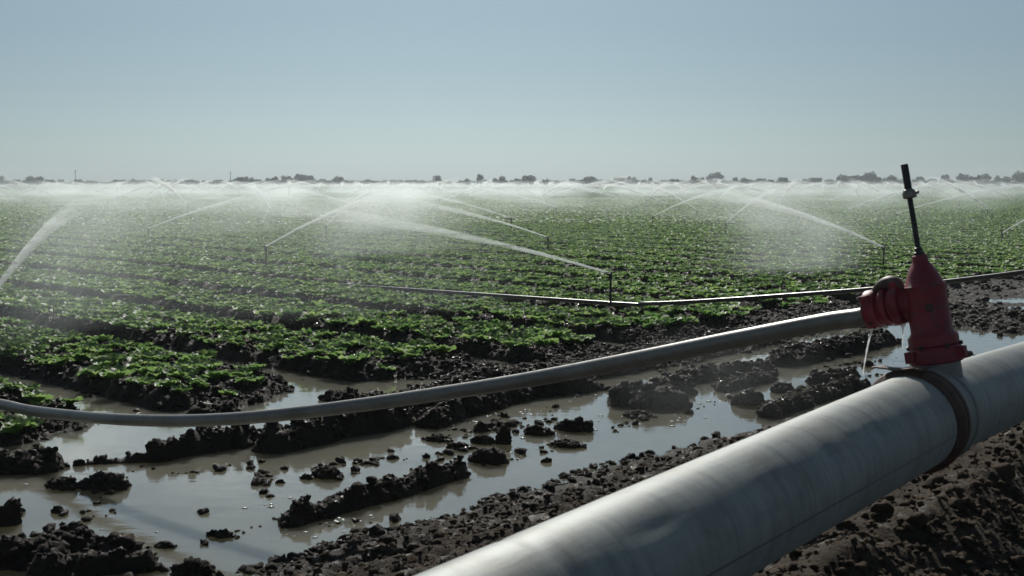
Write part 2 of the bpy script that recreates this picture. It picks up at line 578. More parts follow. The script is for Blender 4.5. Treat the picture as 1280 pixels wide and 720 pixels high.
def height(s, t):
    x, y = st2w(s, t)
    near = (np.abs(s) < 40) & (np.abs(t) < 60)
    # berm that carries the mainline
    edge = 3.16 + 0.35 * fbm(t * 0.8, s * 0 + 1.7, 3, 11) - 0.075 * np.clip(t - 1.5, 0, 9)
    k = np.clip((edge - s) / 3.1, 0, 1)
    berm = 0.80 * k ** 1.25
    berm = berm + np.where(k > 0, 0.16 * fbm(x * 1.6, y * 1.6, 4, 21) * (0.3 + k), 0)
    # clearance under the pipe
    berm = berm - 0.07 * np.exp(-((s - 0.1) / 0.35) ** 2)
    berm = berm + np.where(s < 0.4, 0.10 * fbm(x * 3.4, y * 3.4, 3, 23), 0)
    drop = np.clip(0.03 - s, 0, 3.0)
    berm = berm - 0.72 * np.minimum(drop, 1.1) * sstep(-3.4, -1.8, t) - 0.15 * drop * (1 - sstep(-3.4, -1.8, t)) * 0
    floor = -0.13 + 0.12 * fbm(x * 0.9, y * 0.9, 3, 31)
    far = sstep(7.5, 13.0, t)
    floor = floor + far * (0.15 + 0.20 * fbm(x * 0.55, y * 0.55, 4, 33))
    shelf = sstep(4.7, 5.4, s + 0.5 * fbm(x * 0.9, y * 0.9, 2, 35)) * sstep(3.0, 4.4, t) * (1 - sstep(11, 14, t))
    floor = floor + 0.17 * shelf
    # beds
    e = bed_end(t)
    inbed = sstep(-0.25, 0.45, s - e)
    ph = (t - FURROW0) / PERIOD
    dt = np.abs(ph - np.round(ph)) * PERIOD
    prof = sstep(0.20, 0.42, dt + 0.05 * fbm(x * 2.0, y * 2.0, 2, 41))
    dryf = 0.010 * np.clip(s - 9, 0, 12)
    dt = dt + 0.10 * sstep(9, 16, s)
    bed = (-0.035 + dryf) + (0.155 - dryf * 0.4) * prof * (1 - 0.55 * np.exp(-((t - 0.12) / 0.3) ** 2) * (s < 14)) + 0.05 * fbm(x * 3.2, y * 3.2, 3, 43)
    lim = (t > -30)
    z = np.maximum(floor * (1 - inbed) + bed * inbed, np.where(s < edge, berm - 0.02, -9))
    zz = z.copy()
    m = near & (s > 1.0) & (s < 11) & (t < 16)
    if m.any():
        xm, ym = x[m], y[m]
        add = np.full(xm.shape, -9.0)
        rag = fbm(xm * 6.5, ym * 6.5, 3, 57)
        wob = 0.55 + 0.9 * (fbm(xm * 3.0, ym * 3.0, 3, 51) + 0.5)
        for pts, hw, hh in SHOALS:
            d = polyline_dist(xm, ym, pts) / (hw * wob)
            add = np.maximum(add, np.where(d < 1.6, -0.08 + (hh + 0.08) * np.clip(1 - d ** 2.4 * 0.9, -1, 1) + 0.10 * rag, -9))
        zz[m] = np.maximum(zz[m], add)
        # crumbly surface on whatever stands above the water
        up = sstep(-0.02, 0.05, zz[m])
        cr = np.abs(fbm(xm * 7, ym * 7, 3, 61)) * 2
        zz[m] += up * (0.10 * (0.28 - cr))
    zz = zz + np.where(near, 0.055 * fbm(x * 11, y * 11, 2, 71) * sstep(-0.03, 0.06, zz), 0)
    # far land levels out
    dist = np.hypot(x, y)
    zz = np.where(dist > 160, 0.12, zz)
    return zz


def axis(stops):
    out = [np.array([stops[0][0]])]
    for (a, _), (b, step) in zip(stops[:-1], stops[1:]):
        n = max(1, int(round((b - a) / step)))
        out.append(np.linspace(a, b, n + 1)[1:])
    return np.concatenate(out)


sa = axis([(-3000, 0), (-800, 500), (-100, 150), (-20, 20), (-4, 2), (-2.6, 0.1), (-1.2, 0.045), (7.9, 0.028), (14, 0.06), (30, 0.15), (70, 0.6), (160, 3), (500, 40), (3000, 400)])
ta = axis([(-3000, 0), (-500, 400), (-60, 60), (-12, 8), (-3.2, 0.6), (9.0, 0.028), (16, 0.05), (34, 0.11), (70, 0.25), (120, 0.34), (200, 6), (500, 40), (3000, 400)])
S_, T_ = np.meshgrid(sa, ta, indexing='ij')
Z_ = height(S_, T_)
X_, Y_ = st2w(S_, T_)
ns, ntt = S_.shape
idx = np.arange(ns * ntt).reshape(ns, ntt)
Fq = np.stack([idx[:-1, :-1], idx[:-1, 1:], idx[1:, 1:], idx[1:, :-1]], -1).reshape(-1, 4)[:, ::-1]
me = mesh_np('ground', np.stack([X_, Y_, Z_], -1).reshape(-1, 3), Fq, M['ground'], smooth=True)
a = me.attributes.new('dry', 'FLOAT', 'POINT')
dry = np.clip(sstep(0.04, 0.35, Z_) * sstep(4.5, 2.5, S_), 0, 1)
a.data.foreach_set('value', dry.astype(np.float32).ravel())
a = me.attributes.new('crop', 'FLOAT', 'POINT')
D_ = np.hypot(X_, Y_)
crop = sstep(70, 130, D_) * sstep(6.5, 8, S_) * sstep(520, 480, D_)
a.data.foreach_set('value', crop.astype(np.float32).ravel())
g = link('ground', me)
tag(g, 'dark wet mud of the field, headland and pipe berm', 'ground', kind='structure')

# water lying in the headland and the furrow mouths
xs = [st2w(s, t) for s, t in ((1.2, -14), (1.2, 45), (26, 45), (26, -14))]
wm = mesh_np('water', [(x, y, 0.0) for x, y in xs], [(0, 3, 2, 1)], M['water'])
wo_ = link('water', wm)
tag(wo_, 'muddy irrigation water standing in the headland and furrows', 'water', kind='structure')


def ground_z(x, y):
    s, t = w2st(np.atleast_1d(np.asarray(x, float)), np.atleast_1d(np.asarray(y, float)))
    return height(s, t)


# ------------------------------------------------------------------ mainline pipe
DL = Vector((0.6620, 0.7485, 0.0401)).normalized()
J = Vector((1.47, 4.13, 1.092)) + DL * 0.085
DR = Vector((0.6477, 0.7616, -0.0205)).normalized()
U3 = Vector((UU[0], UU[1], 0))
V3 = Vector((VV[0], VV[1], 0))
RM = 0.18


def pipe_verts(p0, d, L, r, seed, dents):
    """a rolled aluminium tube with shallow dents; dents: (along, angle, size, depth)"""
    nL, nA = int(L / 0.02), 96
    a1 = d.cross(Vector((0, 0, 1))).normalized()
    b1 = a1.cross(d)
    l = np.linspace(0, L, nL + 1)[:, None]
    th = np.linspace(0, 2 * math.pi, nA, endpoint=False)[None, :]
    rr = np.full((nL + 1, nA), r)
    rr = rr + 0.0022 * fbm(l * 2.2 + np.sin(th), np.cos(th) * 2.5 + l * 0.3, 3, seed)
    for al, an, sz, dp in dents:
        da = (th - an + math.pi) % (2 * math.pi) - math.pi
        q = ((l - al) / sz[0]) ** 2 + (da * r / sz[1]) ** 2
        rr = rr - dp * np.exp(-q)
    ex = np.array(p0)[None, None, :] + l[..., None] * np.array(d) + (rr * np.cos(th))[..., None] * np.array(a1) + (rr * np.sin(th))[..., None] * np.array(b1)
    i = np.arange((nL + 1) * nA).reshape(nL + 1, nA)
    j = np.roll(i, -1, axis=1)
    F = np.stack([i[:-1], i[1:], j[1:], j[:-1]], -1).reshape(-1, 4)
    global ROLL
    ROLL = np.stack([l + 0 * th, r * np.cos(th) + 0 * l, r * np.sin(th) + 0 * l], -1).reshape(-1, 3)
    return ex.reshape(-1, 3), F


def pipe_mesh(V, F):
    me = mesh_np('barrel', V, F, M['main'], True)
    a = me.attributes.new('roll', 'FLOAT_VECTOR', 'POINT')
    a.data.foreach_set('vector', ROLL.astype(np.float32).ravel())
    return me


main = empty('mainline_pipe', (0, 0, 0))
tag(main, 'thick weathered aluminium mainline pipe lying diagonally on the mud berm', 'pipe')
LL = 7.5
V, F = pipe_verts(J - DL * LL, DL, LL - 0.035, RM, 3,
                  [(LL - 0.98, 0.72, (0.035, 0.014), 0.012), (LL - 0.66, 0.74, (0.06, 0.016), 0.009), (LL - 1.9, 0.85, (0.12, 0.03), 0.006), (LL - 0.80, 0.80, (0.02, 0.010), 0.007), (LL - 2.25, 1.5, (0.02, 0.16), 0.005), (LL - 1.35, 0.70, (0.09, 0.02), 0.006)])
link('barrel', pipe_mesh(V, F), parent=main)
V, F = pipe_verts(J + DR * 0.02, DR, 26.0, RM - 0.008, 9, [(0.8, 0.5, (0.08, 0.02), 0.004)])
link('barrel', pipe_mesh(V, F), parent=main)
# long weld seam on the shaded side
mb = MB()
a1 = DL.cross(Vector((0, 0, 1))).normalized(); b1 = a1.cross(DL)
ang = -0.10
mb.tube([J - DL * LL + (a1 * math.cos(ang) + b1 * math.sin(ang)) * (RM + 0.0005), J - DL * 0.06 + (a1 * math.cos(ang) + b1 * math.sin(ang)) * (RM + 0.0005)], 0.0025, 6)
mb.build('weld_seam', M['lat2'], main)


def ring(d, c, prof, n=96):
    """profile of (radius, along) turned round the pipe"""
    q = d.to_track_quat('Z', 'Y').to_matrix().to_4x4()
    return MB().lathe(prof, Matrix.Translation(c) @ q, n, caps=False)


rg = ring(DL, J + DL * 0.02, [(RM - 0.004, -0.062), (RM + 0.007, -0.060), (RM + 0.009, -0.048), (RM + 0.020, -0.040), (RM + 0.024, -0.026), (RM + 0.022, -0.012), (RM + 0.010, -0.002),
                  (RM + 0.009, 0.012), (RM + 0.017, 0.017), (RM + 0.017, 0.034), (RM + 0.004, 0.040), (RM - 0.012, 0.041)])
rg.build('coupling_band', M['rust'], main)
rg = ring(DR, J + DR * 0.062, [(RM - 0.010, 0.0), (RM + 0.003, 0.003), (RM + 0.003, 0.10), (RM + 0.010, 0.104), (RM + 0.010, 0.118), (RM - 0.010, 0.122)])
rg.build('inner_collar', M['zinc'], main)
# ragged plate of the coupling latch sticking up over the band
mb = MB()
top = J + Vector((0, 0, RM + 0.022))
pts = []
for k in range(12):
    q = k / 11
    c = top + U3 * (0.21 * q - 0.05) - DL * 0.02 + Vector((0, 0, 0.012 - 0.02 * q + 0.004 * math.sin(9 * q)))
    wdt = 0.034 * (1 - 0.6 * q) + 0.007 * math.sin(k * 2.3)
    pts.append((c - DL * wdt, c + DL * wdt))
Vp, Fp = [], []
for pa, pb in pts:
    Vp += [pa, pb, pa - Vector((0, 0, 0.006)), pb - Vector((0, 0, 0.006))]
for k in range(11):
    o0, o1 = 4 * k, 4 * k + 4
    Fp += [(o0, o1, o1 + 1, o0 + 1), (o0 + 2, o0 + 3, o1 + 3, o1 + 2), (o0, o0 + 2, o1 + 2, o1), (o0 + 1, o1 + 1, o1 + 3, o0 + 3)]
Fp += [(0, 1, 3, 2), (44, 46, 47, 45)]
mb.add(Vp, Fp)
mb.build('latch_plate', M['rust'], main, smooth=False)
# hook latch on the near side further along (right rim of the photo)
hk = J + DR * 1.30
side = (-U3)
mb = MB()
hp = hk + side * (RM + 0.0) + Vector((0, 0, -0.02))
mb.tube([hp - DR * 0.10 + Vector((0, 0, 0.03)), hp - DR * 0.075 + side * 0.035 + Vector((0, 0, 0.025)), hp + side * 0.04, hp + DR * 0.03 + side * 0.035 + Vector((0, 0, -0.01)), hp + DR * 0.10]
        , [0.018, 0.024, 0.026, 0.022, 0.016], 10, squash=0.7)
mb.build('hook_latch', M['dark'], main)

# ------------------------------------------------------------------ hydrant valve
VB = J + DR * 0.255 + Vector((0, 0, RM - 0.02))          # foot of the valve on the pipe
lean = math.radians(-11.5)
ax = (Vector((0, 0, 1)) * math.cos(lean) - U3 * math.sin(lean)).normalized()   # leans towards the field
valve = empty('hydrant_valve', VB)
tag(valve, 'worn red hydrant valve with tall dark stem on the thick pipe', 'valve')
xax = (U3 - ax * U3.dot(ax)).normalized()
yax = ax.cross(xax)
MV = Matrix((xax, yax, ax)).transposed().to_4x4()        # local x towards the field, z up the stem
S = 0.96
mb = MB().lathe([(0.088, -0.02), (0.088, 0.045)], MV, 40)
mb.build('outlet_stub', M['zinc'], valve)
mb = MB().lathe([(0.098 * S, 0.038), (0.108 * S, 0.042), (0.110 * S, 0.060), (0.106 * S, 0.094), (0.100 * S, 0.104), (0.09, 0.108)], MV, 14)
for k in range(3):
    a_ = 0.9 + k * 2.09
    mb.box((0.108 * math.cos(a_), 0.108 * math.sin(a_), 0.075), (0.04, 0.03, 0.045), MV)
mb.build('base_clamp', M['red'], valve, bevel=0.003)
mb = MB().lathe([(0.090, 0.106), (0.096, 0.110), (0.096, 0.146), (0.088, 0.154), (0.080, 0.165), (0.079, 0.25), (0.0785, 0.338), (0.080, 0.342), (0.080, 0.350), (0.075, 0.354), (0.062, 0.388), (0.042, 0.428), (0.032, 0.440), (0.030, 0.468), (0.026, 0.472)], MV, 48)
mb.build('body', M['red'], valve)
# drain plug on the near face
mb = MB()
toc = (Vector((0, 0, 2)) - VB).normalized()
pd = (MV.inverted() @ (Vector((-0.30, -0.95, 0.1)))).normalized()
pm = MV @ Matrix.Translation(Vector((pd.x * 0.072, pd.y * 0.072, 0.262))) @ Vector((pd.x, pd.y, 0)).to_track_quat('Z', 'Y').to_matrix().to_4x4()
mb.lathe([(0.017, 0.0), (0.018, 0.010), (0.015, 0.013), (0.0105, 0.0135), (0.0105, 0.022), (0.009, 0.024)], pm, 8)
mb.build('drain_plug', M['rust'], valve)
# stem
mb = MB().lathe([(0.022, 0.470), (0.022, 0.482), (0.016, 0.486), (0.016, 0.500), (0.011, 0.503)], MV, 12)
mb.build('gland_nut', M['dark'], valve)
st = MB().lathe([(0.0105, 0.49), (0.0105, 0.70), (0.0105, 0.715), (0.0145, 0.718), (0.0145, 0.835), (0.013, 0.838)], MV, 20)
stem_o = st.build('stem', M['dark'], valve)
mb = MB().lathe([(0.018, 0.700), (0.025, 0.704), (0.027, 0.722), (0.020, 0.735), (0.015, 0.738)], MV, 16)
mb.box((0.0, -0.024, 0.716), (0.034, 0.020, 0.026), MV)
mb.tube([MV @ Vector((0.02, -0.02, 0.712)), MV @ Vector((-0.03, -0.026, 0.722))], 0.007, 8)
mb.build('stem_collar', M['steel'], stem_o, bevel=0.002)
# outlet arm towards the field
MA = MV @ Matrix.Translation((-0.012, 0, 0.296)) @ Vector((1, 0, -0.05)).to_track_quat('Z', 'Y').to_matrix().to_4x4() @ Matrix.Diagonal((1, 1, 0.90, 1))
mb = MB().lathe([(0.060, 0.03), (0.060, 0.110), (0.066, 0.114), (0.082, 0.118), (0.082, 0.150), (0.074, 0.156), (0.066, 0.158), (0.066, 0.176)], MA, 40)
for k in range(3):
    a_ = 1.2 + k * 2.09
    mb.box((0.080 * math.cos(a_), 0.080 * math.sin(a_), 0.134), (0.03, 0.034, 0.032), MA)
mb.build('outlet_arm', M['red'], valve, bevel=0.003)
cp = MB().lathe([(0.064, 0.176), (0.074, 0.178), (0.078, 0.190), (0.078, 0.204), (0.064, 0.212), (0.060, 0.225), (0.072, 0.228), (0.078, 0.238), (0.078, 0.280), (0.071, 0.290), (0.050, 0.298)], MA, 40)
for k in range(4):
    a_ = 0.6 + k * 1.571
    cp.box((0.076 * math.cos(a_), 0.076 * math.sin(a_), 0.262), (0.028, 0.03, 0.04), MA)
coup = cp.build('coupler', M['red'], valve, bevel=0.003)
# arched latch handle over the coupler
mb = MB()
arc = []
iA = MA.inverted()
upA = (iA.to_3x3() @ Vector((0, 0, 1))).normalized()
for k in range(13):
    a_ = math.pi * (0.04 + 0.86 * k / 12)
    zc = 0.195 - 0.070 * math.cos(a_)
    arc.append(MA @ (upA * (0.050 + 0.046 * math.sin(a_)) + Vector((0, 0, zc)) + iA.to_3x3() @ (-V3 * 0.012)))
for k in range(12):
    p0_, p1_ = arc[k], arc[k + 1]
    d_ = (p1_ - p0_).normalized()
    n_ = d_.cross(yax).normalized()
mb.tube(arc, [0.014, 0.018, 0.024, 0.028, 0.031, 0.032, 0.031, 0.028, 0.024, 0.020, 0.016, 0.013, 0.010], 12, squash=0.9)
mb.build('latch_handle', M['lever'], valve)
for k in range(6):
    a_ = 0.35 + k * 1.047
    MB().lathe([(0.009, 0.1), (0.009, 0.114), (0.005, 0.116)], MV @ Matrix.Translation((0.098 * math.cos(a_), 0.098 * math.sin(a_), 0)), 6).build('bolt', M['dark'], valve)
for a_ in (2.2, 4.1, 5.3):
    m_ = MA @ Matrix.Rotation(a_, 4, 'Z') @ Matrix.Translation((0.0765, 0, 0.262))
    MB().box((0.004, 0, 0), (0.006, 0.045, 0.012), m_).build('slot', M['dark'], coup)

# ------------------------------------------------------------------ lateral pipes
def ray_plane(u, v):
    """point on the vertical plane of the near lateral that shows at pixel (u, v)"""
    a, b = (u - 640) / FPX, (360 - v) / FPX
    d = np.array([a, math.cos(PITCH) + b * math.sin(PITCH), -math.sin(PITCH) + b * math.cos(PITCH)])
    p0 = np.array([VB.x, VB.y]); n = VV
    k = (p0 @ n) / (d[0] * n[0] + d[1] * n[1])
    q = min(1.0, max(0.0, (640 - u) / 540.0))
    k *= 1 - 0.13 * q * q * (3 - 2 * q)                 # the free end sags a little towards the camera
    return Vector((k * d[0], k * d[1], H + k * d[2]))


def smooth_path(P, n=8):
    out = []
    P = [Vector(p) for p in P]
    for i in range(len(P) - 1):
        p0, p1, p2, p3 = P[max(i - 1, 0)], P[i], P[i + 1], P[min(i + 2, len(P) - 1)]
        for k in range(n):
            t = k / n
            out.append(0.5 * ((2 * p1) + (p2 - p0) * t + (2 * p0 - 5 * p1 + 4 * p2 - p3) * t * t + (3 * p1 - p0 - 3 * p2 + p3) * t ** 3))
    out.append(P[-1])
    return out


cpl = VB + MA.to_3x3() @ Vector((0, 0, 0.27)) + (MA.translation)
path = [ray_plane(*p) for p in ((1079, 396), (1032, 403), (916, 425), (760, 456), (640, 478), (520, 496.5), (447, 506.7), (365, 517), (284, 524), (203, 526), (122, 522.5), (41, 513.6), (0, 505))]
lastp = path[-1]
for d_ in (1.2, 2.4, 10, 30, 60):
    q = lastp + U3 * d_
    q.z = 0.20
    path.append(q)
cpl_w = VB + (MA @ Vector((0, 0, 0.25)))
path = [cpl_w] + path
lat1 = empty('lateral_pipe', path[1])
tag(lat1, 'grey aluminium lateral pipe bending from the red valve down over the water', 'pipe')
pp = smooth_path([p - path[1] for p in path], 8)
MB().tube(pp, 0.040, 24).build('barrel', M['lat'], lat1)

PIV = Vector((*ground(763, 378), 0.0))                   # foot of the nearest sprinkler


def on_ground(p, dz=0.0):
    z = float(ground_z(p.x, p.y)[0])
    return Vector((p.x, p.y, max(z, 0.0) + dz))


# second lateral: comes off the mainline beyond the photo and runs into the field
p2 = [Vector((*ground(763, 379, 0.27), 0.27))]
for k in range(1, 14):
    q = p2[0] + U3 * 6.0 * k
    p2.append(Vector((q.x, q.y, (0.17, 0.05)[k - 1] if k < 3 else 0.0)))
r2 = []
for (px_, py_) in ((800, 379.6), (860, 377.5), (960, 371), (1100, 360.5), (1200, 350), (1280, 340), (1380, 326)):
    a_, b_ = (px_ - 640) / FPX, (360 - py_) / FPX
    d = np.array([a_, math.cos(PITCH) + b_ * math.sin(PITCH), -math.sin(PITCH) + b_ * math.cos(PITCH)])
    k = (np.array([p2[0].x, p2[0].y]) @ VV) / (d[0] * VV[0] + d[1] * VV[1])
    r2.append(Vector((k * d[0], k * d[1], H + k * d[2])))
path2 = r2[::-1] + p2
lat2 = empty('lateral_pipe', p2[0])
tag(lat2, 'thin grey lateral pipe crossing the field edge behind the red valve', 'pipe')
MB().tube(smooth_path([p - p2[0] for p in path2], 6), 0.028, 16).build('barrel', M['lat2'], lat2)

# ------------------------------------------------------------------ sprinklers and their jets
def make_sprinkler():
    root = empty('sprinkler', (0, 0, 0))
    MB().lathe([(0.045, 0.0), (0.045, 0.05), (0.03, 0.06)], Matrix(), 14).build('saddle', M['dark'], root)
    MB().lathe([(0.017, 0.05), (0.017, 0.40)], Matrix(), 10).build('riser', M['dark'], root)
    hd = MB().lathe([(0.026, 0.385), (0.03, 0.40), (0.03, 0.43), (0.022, 0.44), (0.022, 0.47), (0.012, 0.475)], Matrix(), 12)
    hd.tube([(0.0, 0, 0.445), (0.04, 0, 0.452), (0.075, 0, 0.468)], [0.016, 0.014, 0.010], 10)
    h = hd.build('sprinkler_head', M['dark'], root)
    mb = MB().tube([(0, 0, 0.478), (0.02, 0.03, 0.485), (0.08, 0.035, 0.485), (0.11, 0.0, 0.47)], 0.007, 8)
    mb.tube([(0, 0, 0.478), (-0.07, -0.01, 0.485)], [0.008, 0.013], 8)
    mb.build('impact_arm', M['dark'], h)
    return root


def tetra_cloud(P, size, stretch_dir=None, stretch=1.0):
    """one small tetrahedral droplet per point"""
    n = len(P)
    base = np.array([[1, 1, 1], [1, -1, -1], [-1, 1, -1], [-1, -1, 1]], float) * 0.5
    a = rng.random((n, 3)) * 6.283
    ca, sa_ = np.cos(a), np.sin(a)
    V = np.repeat(base[None], n, 0)
    x, y, z = V[..., 0].copy(), V[..., 1].copy(), V[..., 2].copy()
    x, y = x * ca[:, :1] - y * sa_[:, :1], x * sa_[:, :1] + y * ca[:, :1]
    y, z = y * ca[:, 1:2] - z * sa_[:, 1:2], y * sa_[:, 1:2] + z * ca[:, 1:2]
    V = np.stack([x, y, z], -1) * np.asarray(size)[:, None, None]
    if stretch_dir is not None:
        dd = (V * stretch_dir[:, None, :]).sum(-1, keepdims=True)
        V = V + dd * stretch_dir[:, None, :] * (stretch - 1)
    V = (V + P[:, None, :]).reshape(-1, 3)
    o = (np.arange(n) * 4)[:, None, None]
    F3 = (np.array([[0, 1, 2], [0, 3, 1], [0, 2, 3], [1, 3, 2]])[None] + o).reshape(-1, 3)
    return V, F3


def droplet_mesh(te, kf, n, reach, size=0.006):
    """loose droplets along one sprinkler throw, nozzle at the origin, throwing along +X"""
    r = reach * 1.5 * rng.random(n) ** 0.8
    z = te * r - kf * r * r
    fall = np.where(rng.random(n) < 0.5, rng.random(n) ** 1.7 * np.clip(z + 0.45, 0.05, None) * np.clip(r / 4.0, 0.1, 1), 0)
    sg = 0.012 + 0.03 * r
    P = np.stack([r, rng.normal(0, 1, n) * sg + fall * 0.2, np.maximum(z - fall + rng.normal(0, 1, n) * sg, -0.4)], -1)
    V, F = tetra_cloud(P, size * (0.5 + 0.7 * rng.random(n)))
    return mesh_np('droplets', V, None, M['spray'], F3=F)


def core_mesh(te, kf, reach, sd):
    """the closed tapering body of the throw"""
    r_ = np.random.default_rng(sd)
    mb = MB()
    x = np.linspace(0, reach, 25)
    mb.tube([(q, 0, te * q - kf * q * q) for q in x], [0.015 + 0.0075 * q + 0.0030 * q * q for q in x], 14)
    me = bpy.data.meshes.new('spray_core'); me.from_pydata(mb.v, [], mb.f); me.materials.append(M['core'])
    return outward(me)


def veil_mesh(te, kf, reach, mat):
    """the closed body of air under a throw in which its fine drops drift down"""
    x = np.linspace(0.5, reach * 1.6, 16)
    V, F = [], []
    for q in x:
        w_ = 0.25 + 0.30 * q
        zt = te * q - kf * q * q + 0.10 + 0.10 * q
        V += [(q, -w_, -0.42), (q, w_, -0.42), (q, w_, zt), (q, -w_, zt)]
    for k in range(15):
        for e in range(4):
            F.append((4 * k + e, 4 * k + (e + 1) % 4, 4 * k + 4 + (e + 1) % 4, 4 * k + 4 + e))
    F += [(3, 2, 1, 0), (60, 61, 62, 63)]
    me = bpy.data.meshes.new('spray_veil'); me.from_pydata(V, [], F); me.materials.append(mat)
    return outward(me)


def mul(t, *ins):
    cur = ins[0]
    for q in ins[1:]:
        n = N(t, 'ShaderNodeMath', operation='MULTIPLY')
        t.links.new(cur, n.inputs[0])
        if isinstance(q, (int, float)): n.inputs[1].default_value = q
        else: t.links.new(q, n.inputs[1])
        cur = n.outputs[0]
    return cur


def mapr(t, src, a, b, c, d, smooth=False):
    n = N(t, 'ShaderNodeMapRange', **{'From Min': a, 'From Max': b, 'To Min': c, 'To Max': d})
    if smooth: n.interpolation_type = 'SMOOTHSTEP'
    t.links.new(src, n.inputs['Value'])
    return n.outputs[0]


def fn(t, op, a, b=None):
    n = N(t, 'ShaderNodeMath', operation=op)
    for i, q in enumerate((a, b)):
        if q is None: continue
        if isinstance(q, (int, float)): n.inputs[i].default_value = q
        else: t.links.new(q, n.inputs[i])
    return n.outputs[0]


ANISO = 0.65


def mat_core():
    m, t, b, out = new_mat('spray_core')
    t.nodes.remove(b)
    pv = N(t, 'ShaderNodeVolumePrincipled', Anisotropy=ANISO)
    pv.inputs['Color'].default_value = (0.90, 0.96, 0.95, 1)
    tc = t.nodes.new('ShaderNodeTexCoord')
    sx = t.nodes.new('ShaderNodeSeparateXYZ'); t.links.new(tc.outputs['Object'], sx.inputs[0])
    e = fn(t, 'EXPONENT', fn(t, 'MULTIPLY', sx.outputs['X'], -0.72))
    f = mapr(t, sx.outputs['X'], 3.0, 5.8, 1.0, 0.0, True)
    mp = N(t, 'ShaderNodeMapping'); mp.inputs['Scale'].default_value = (0.35, 2.6, 2.6)
    t.links.new(tc.outputs['Object'], mp.inputs['Vector'])
    n = noise_node(t, 3.0, 5, 0.7, vec=mp.outputs[0])
    w_ = mapr(t, n.outputs['Fac'], 0.38, 0.64, 0.05, 2.1)
    t.links.new(mul(t, e, f, w_, 29.0), pv.inputs['Density'])
    t.links.new(pv.outputs[0], out.inputs['Volume'])
    m.cycles.volume_step_rate = 0.3
    return m


def mat_veil(dens, f0=4.5, f1=8.2, r0=0.6, r1=3.0):
    m, t, b, out = new_mat('spray_veil')
    t.nodes.remove(b)
    pv = N(t, 'ShaderNodeVolumePrincipled', Anisotropy=ANISO)
    pv.inputs['Color'].default_value = (0.90, 0.96, 0.95, 1)
    tc = t.nodes.new('ShaderNodeTexCoord')
    sx = t.nodes.new('ShaderNodeSeparateXYZ'); t.links.new(tc.outputs['Object'], sx.inputs[0])
    X, Y, Z = sx.outputs
    wid = fn(t, 'MULTIPLY_ADD', X, 0.13); wid.node.inputs[2].default_value = 0.10
    q = fn(t, 'DIVIDE', Y, wid)
    gy = fn(t, 'EXPONENT', fn(t, 'MULTIPLY', fn(t, 'MULTIPLY', q, q), -1.0))
    # height under the throw
    zt = fn(t, 'SUBTRACT', fn(t, 'MULTIPLY', X, 0.34), fn(t, 'MULTIPLY', fn(t, 'MULTIPLY', X, X), 0.024))
    dz = fn(t, 'SUBTRACT', zt, Z)
    top = mapr(t, dz, -0.25, 0.15, 0.0, 1.0, True)
    low = mapr(t, Z, -0.42, 0.9, 0.35, 1.0)
    fx = mapr(t, X, r0, r1, 0.0, 1.0, True)
    fx2 = mapr(t, X, f0, f1, 1.0, 0.0, True)
    mp = N(t, 'ShaderNodeMapping'); mp.inputs['Scale'].default_value = (2.2, 2.2, 0.5)
    t.links.new(tc.outputs['Object'], mp.inputs['Vector'])
    n = noise_node(t, 1.0, 4, 0.6, vec=mp.outputs[0])
    w_ = mapr(t, n.outputs['Fac'], 0.32, 0.68, 0.1, 1.5)
    t.links.new(mul(t, gy, top, low, fx, fx2, w_, dens), pv.inputs['Density'])
    t.links.new(pv.outputs[0], out.inputs['Volume'])
    m.cycles.volume_step_rate = 0.6
    return m


M['core'] = mat_core()
M['veil'] = mat_veil(0.15)
M['veil_heavy'] = mat_veil(0.50, 2.0, 4.6, 0.3, 1.8)
THROWS = [(0.33, 0.0225, 6.4), (0.36, 0.027, 6.2), (0.30, 0.0195, 6.6), (0.39, 0.031, 6.2), (0.34, 0.0235, 6.6)]
CORE = [core_mesh(*q, 5 + k) for k, q in enumerate(THROWS)]
DROP = [droplet_mesh(q[0], q[1], 1600, 4.6) for q in THROWS]
THROWS.append(THROWS[4]); CORE.append(CORE[4]); DROP.append(DROP[4])
VEIL = [veil_mesh(*q, M['veil_heavy' if k == 4 else 'veil']) for k, q in enumerate(THROWS)]

# measured ones: foot pixel, nozzle azimuth from straight ahead (right positive), mesh index, sprinkler label, jet label
NEAR = [
    ((763, 378), -112, 2, 'black sprinkler riser standing on the lateral pipe at the wet bed edge', 'thin white jet rising left from the sprinkler on the lateral pipe'),
    ((333, 340), 27, 0, 'dark sprinkler among lettuce rows throwing a straight jet up right', 'long straight white jet rising right over the left lettuce rows'),
    ((186, 303), 33, 2, 'small sprinkler low among misty rows at the far left', 'pale jet rising right in the mist at the far left'),
    ((685, 316), -122, 0, 'short sprinkler in mid field behind the nearest riser', 'curved white jet arching left in mid field'),
    ((639, 291), -100, 1, 'tiny sprinkler behind the curved mid field jet', 'thin jet slanting left above the curved mid field jet'),
    ((1104, 336), -124, 4, 'sprinkler hidden low in the rows left of the red valve', 'wide white fan of spray left of the red valve'),
    ((907, 299), 34, 1, 'thin sprinkler riser in the rows left of the wide fan', 'short jet rising right, left of the wide fan of spray'),
    ((1252, 306), 52, 2, 'thin sprinkler riser in the field right of the valve stem', 'faint jet leaving the frame right of the valve stem'),
    ((408, 305), 14, 3, 'thin sprinkler riser beyond the straight jet in the left rows', 'steep jet crossing the straight jet in the left rows'),
    ((816, 284), 48, 0, 'far sprinkler left of the short jet by the wide fan', 'pale jet rising right toward the horizon near the field centre'),
    ((462, 277), -75, 1, 'far sprinkler beyond the crossing jets', 'faint jet slanting left behind the crossing jets'),
]
proto = make_sprinkler()
first = True
jet_sites = []
used = []


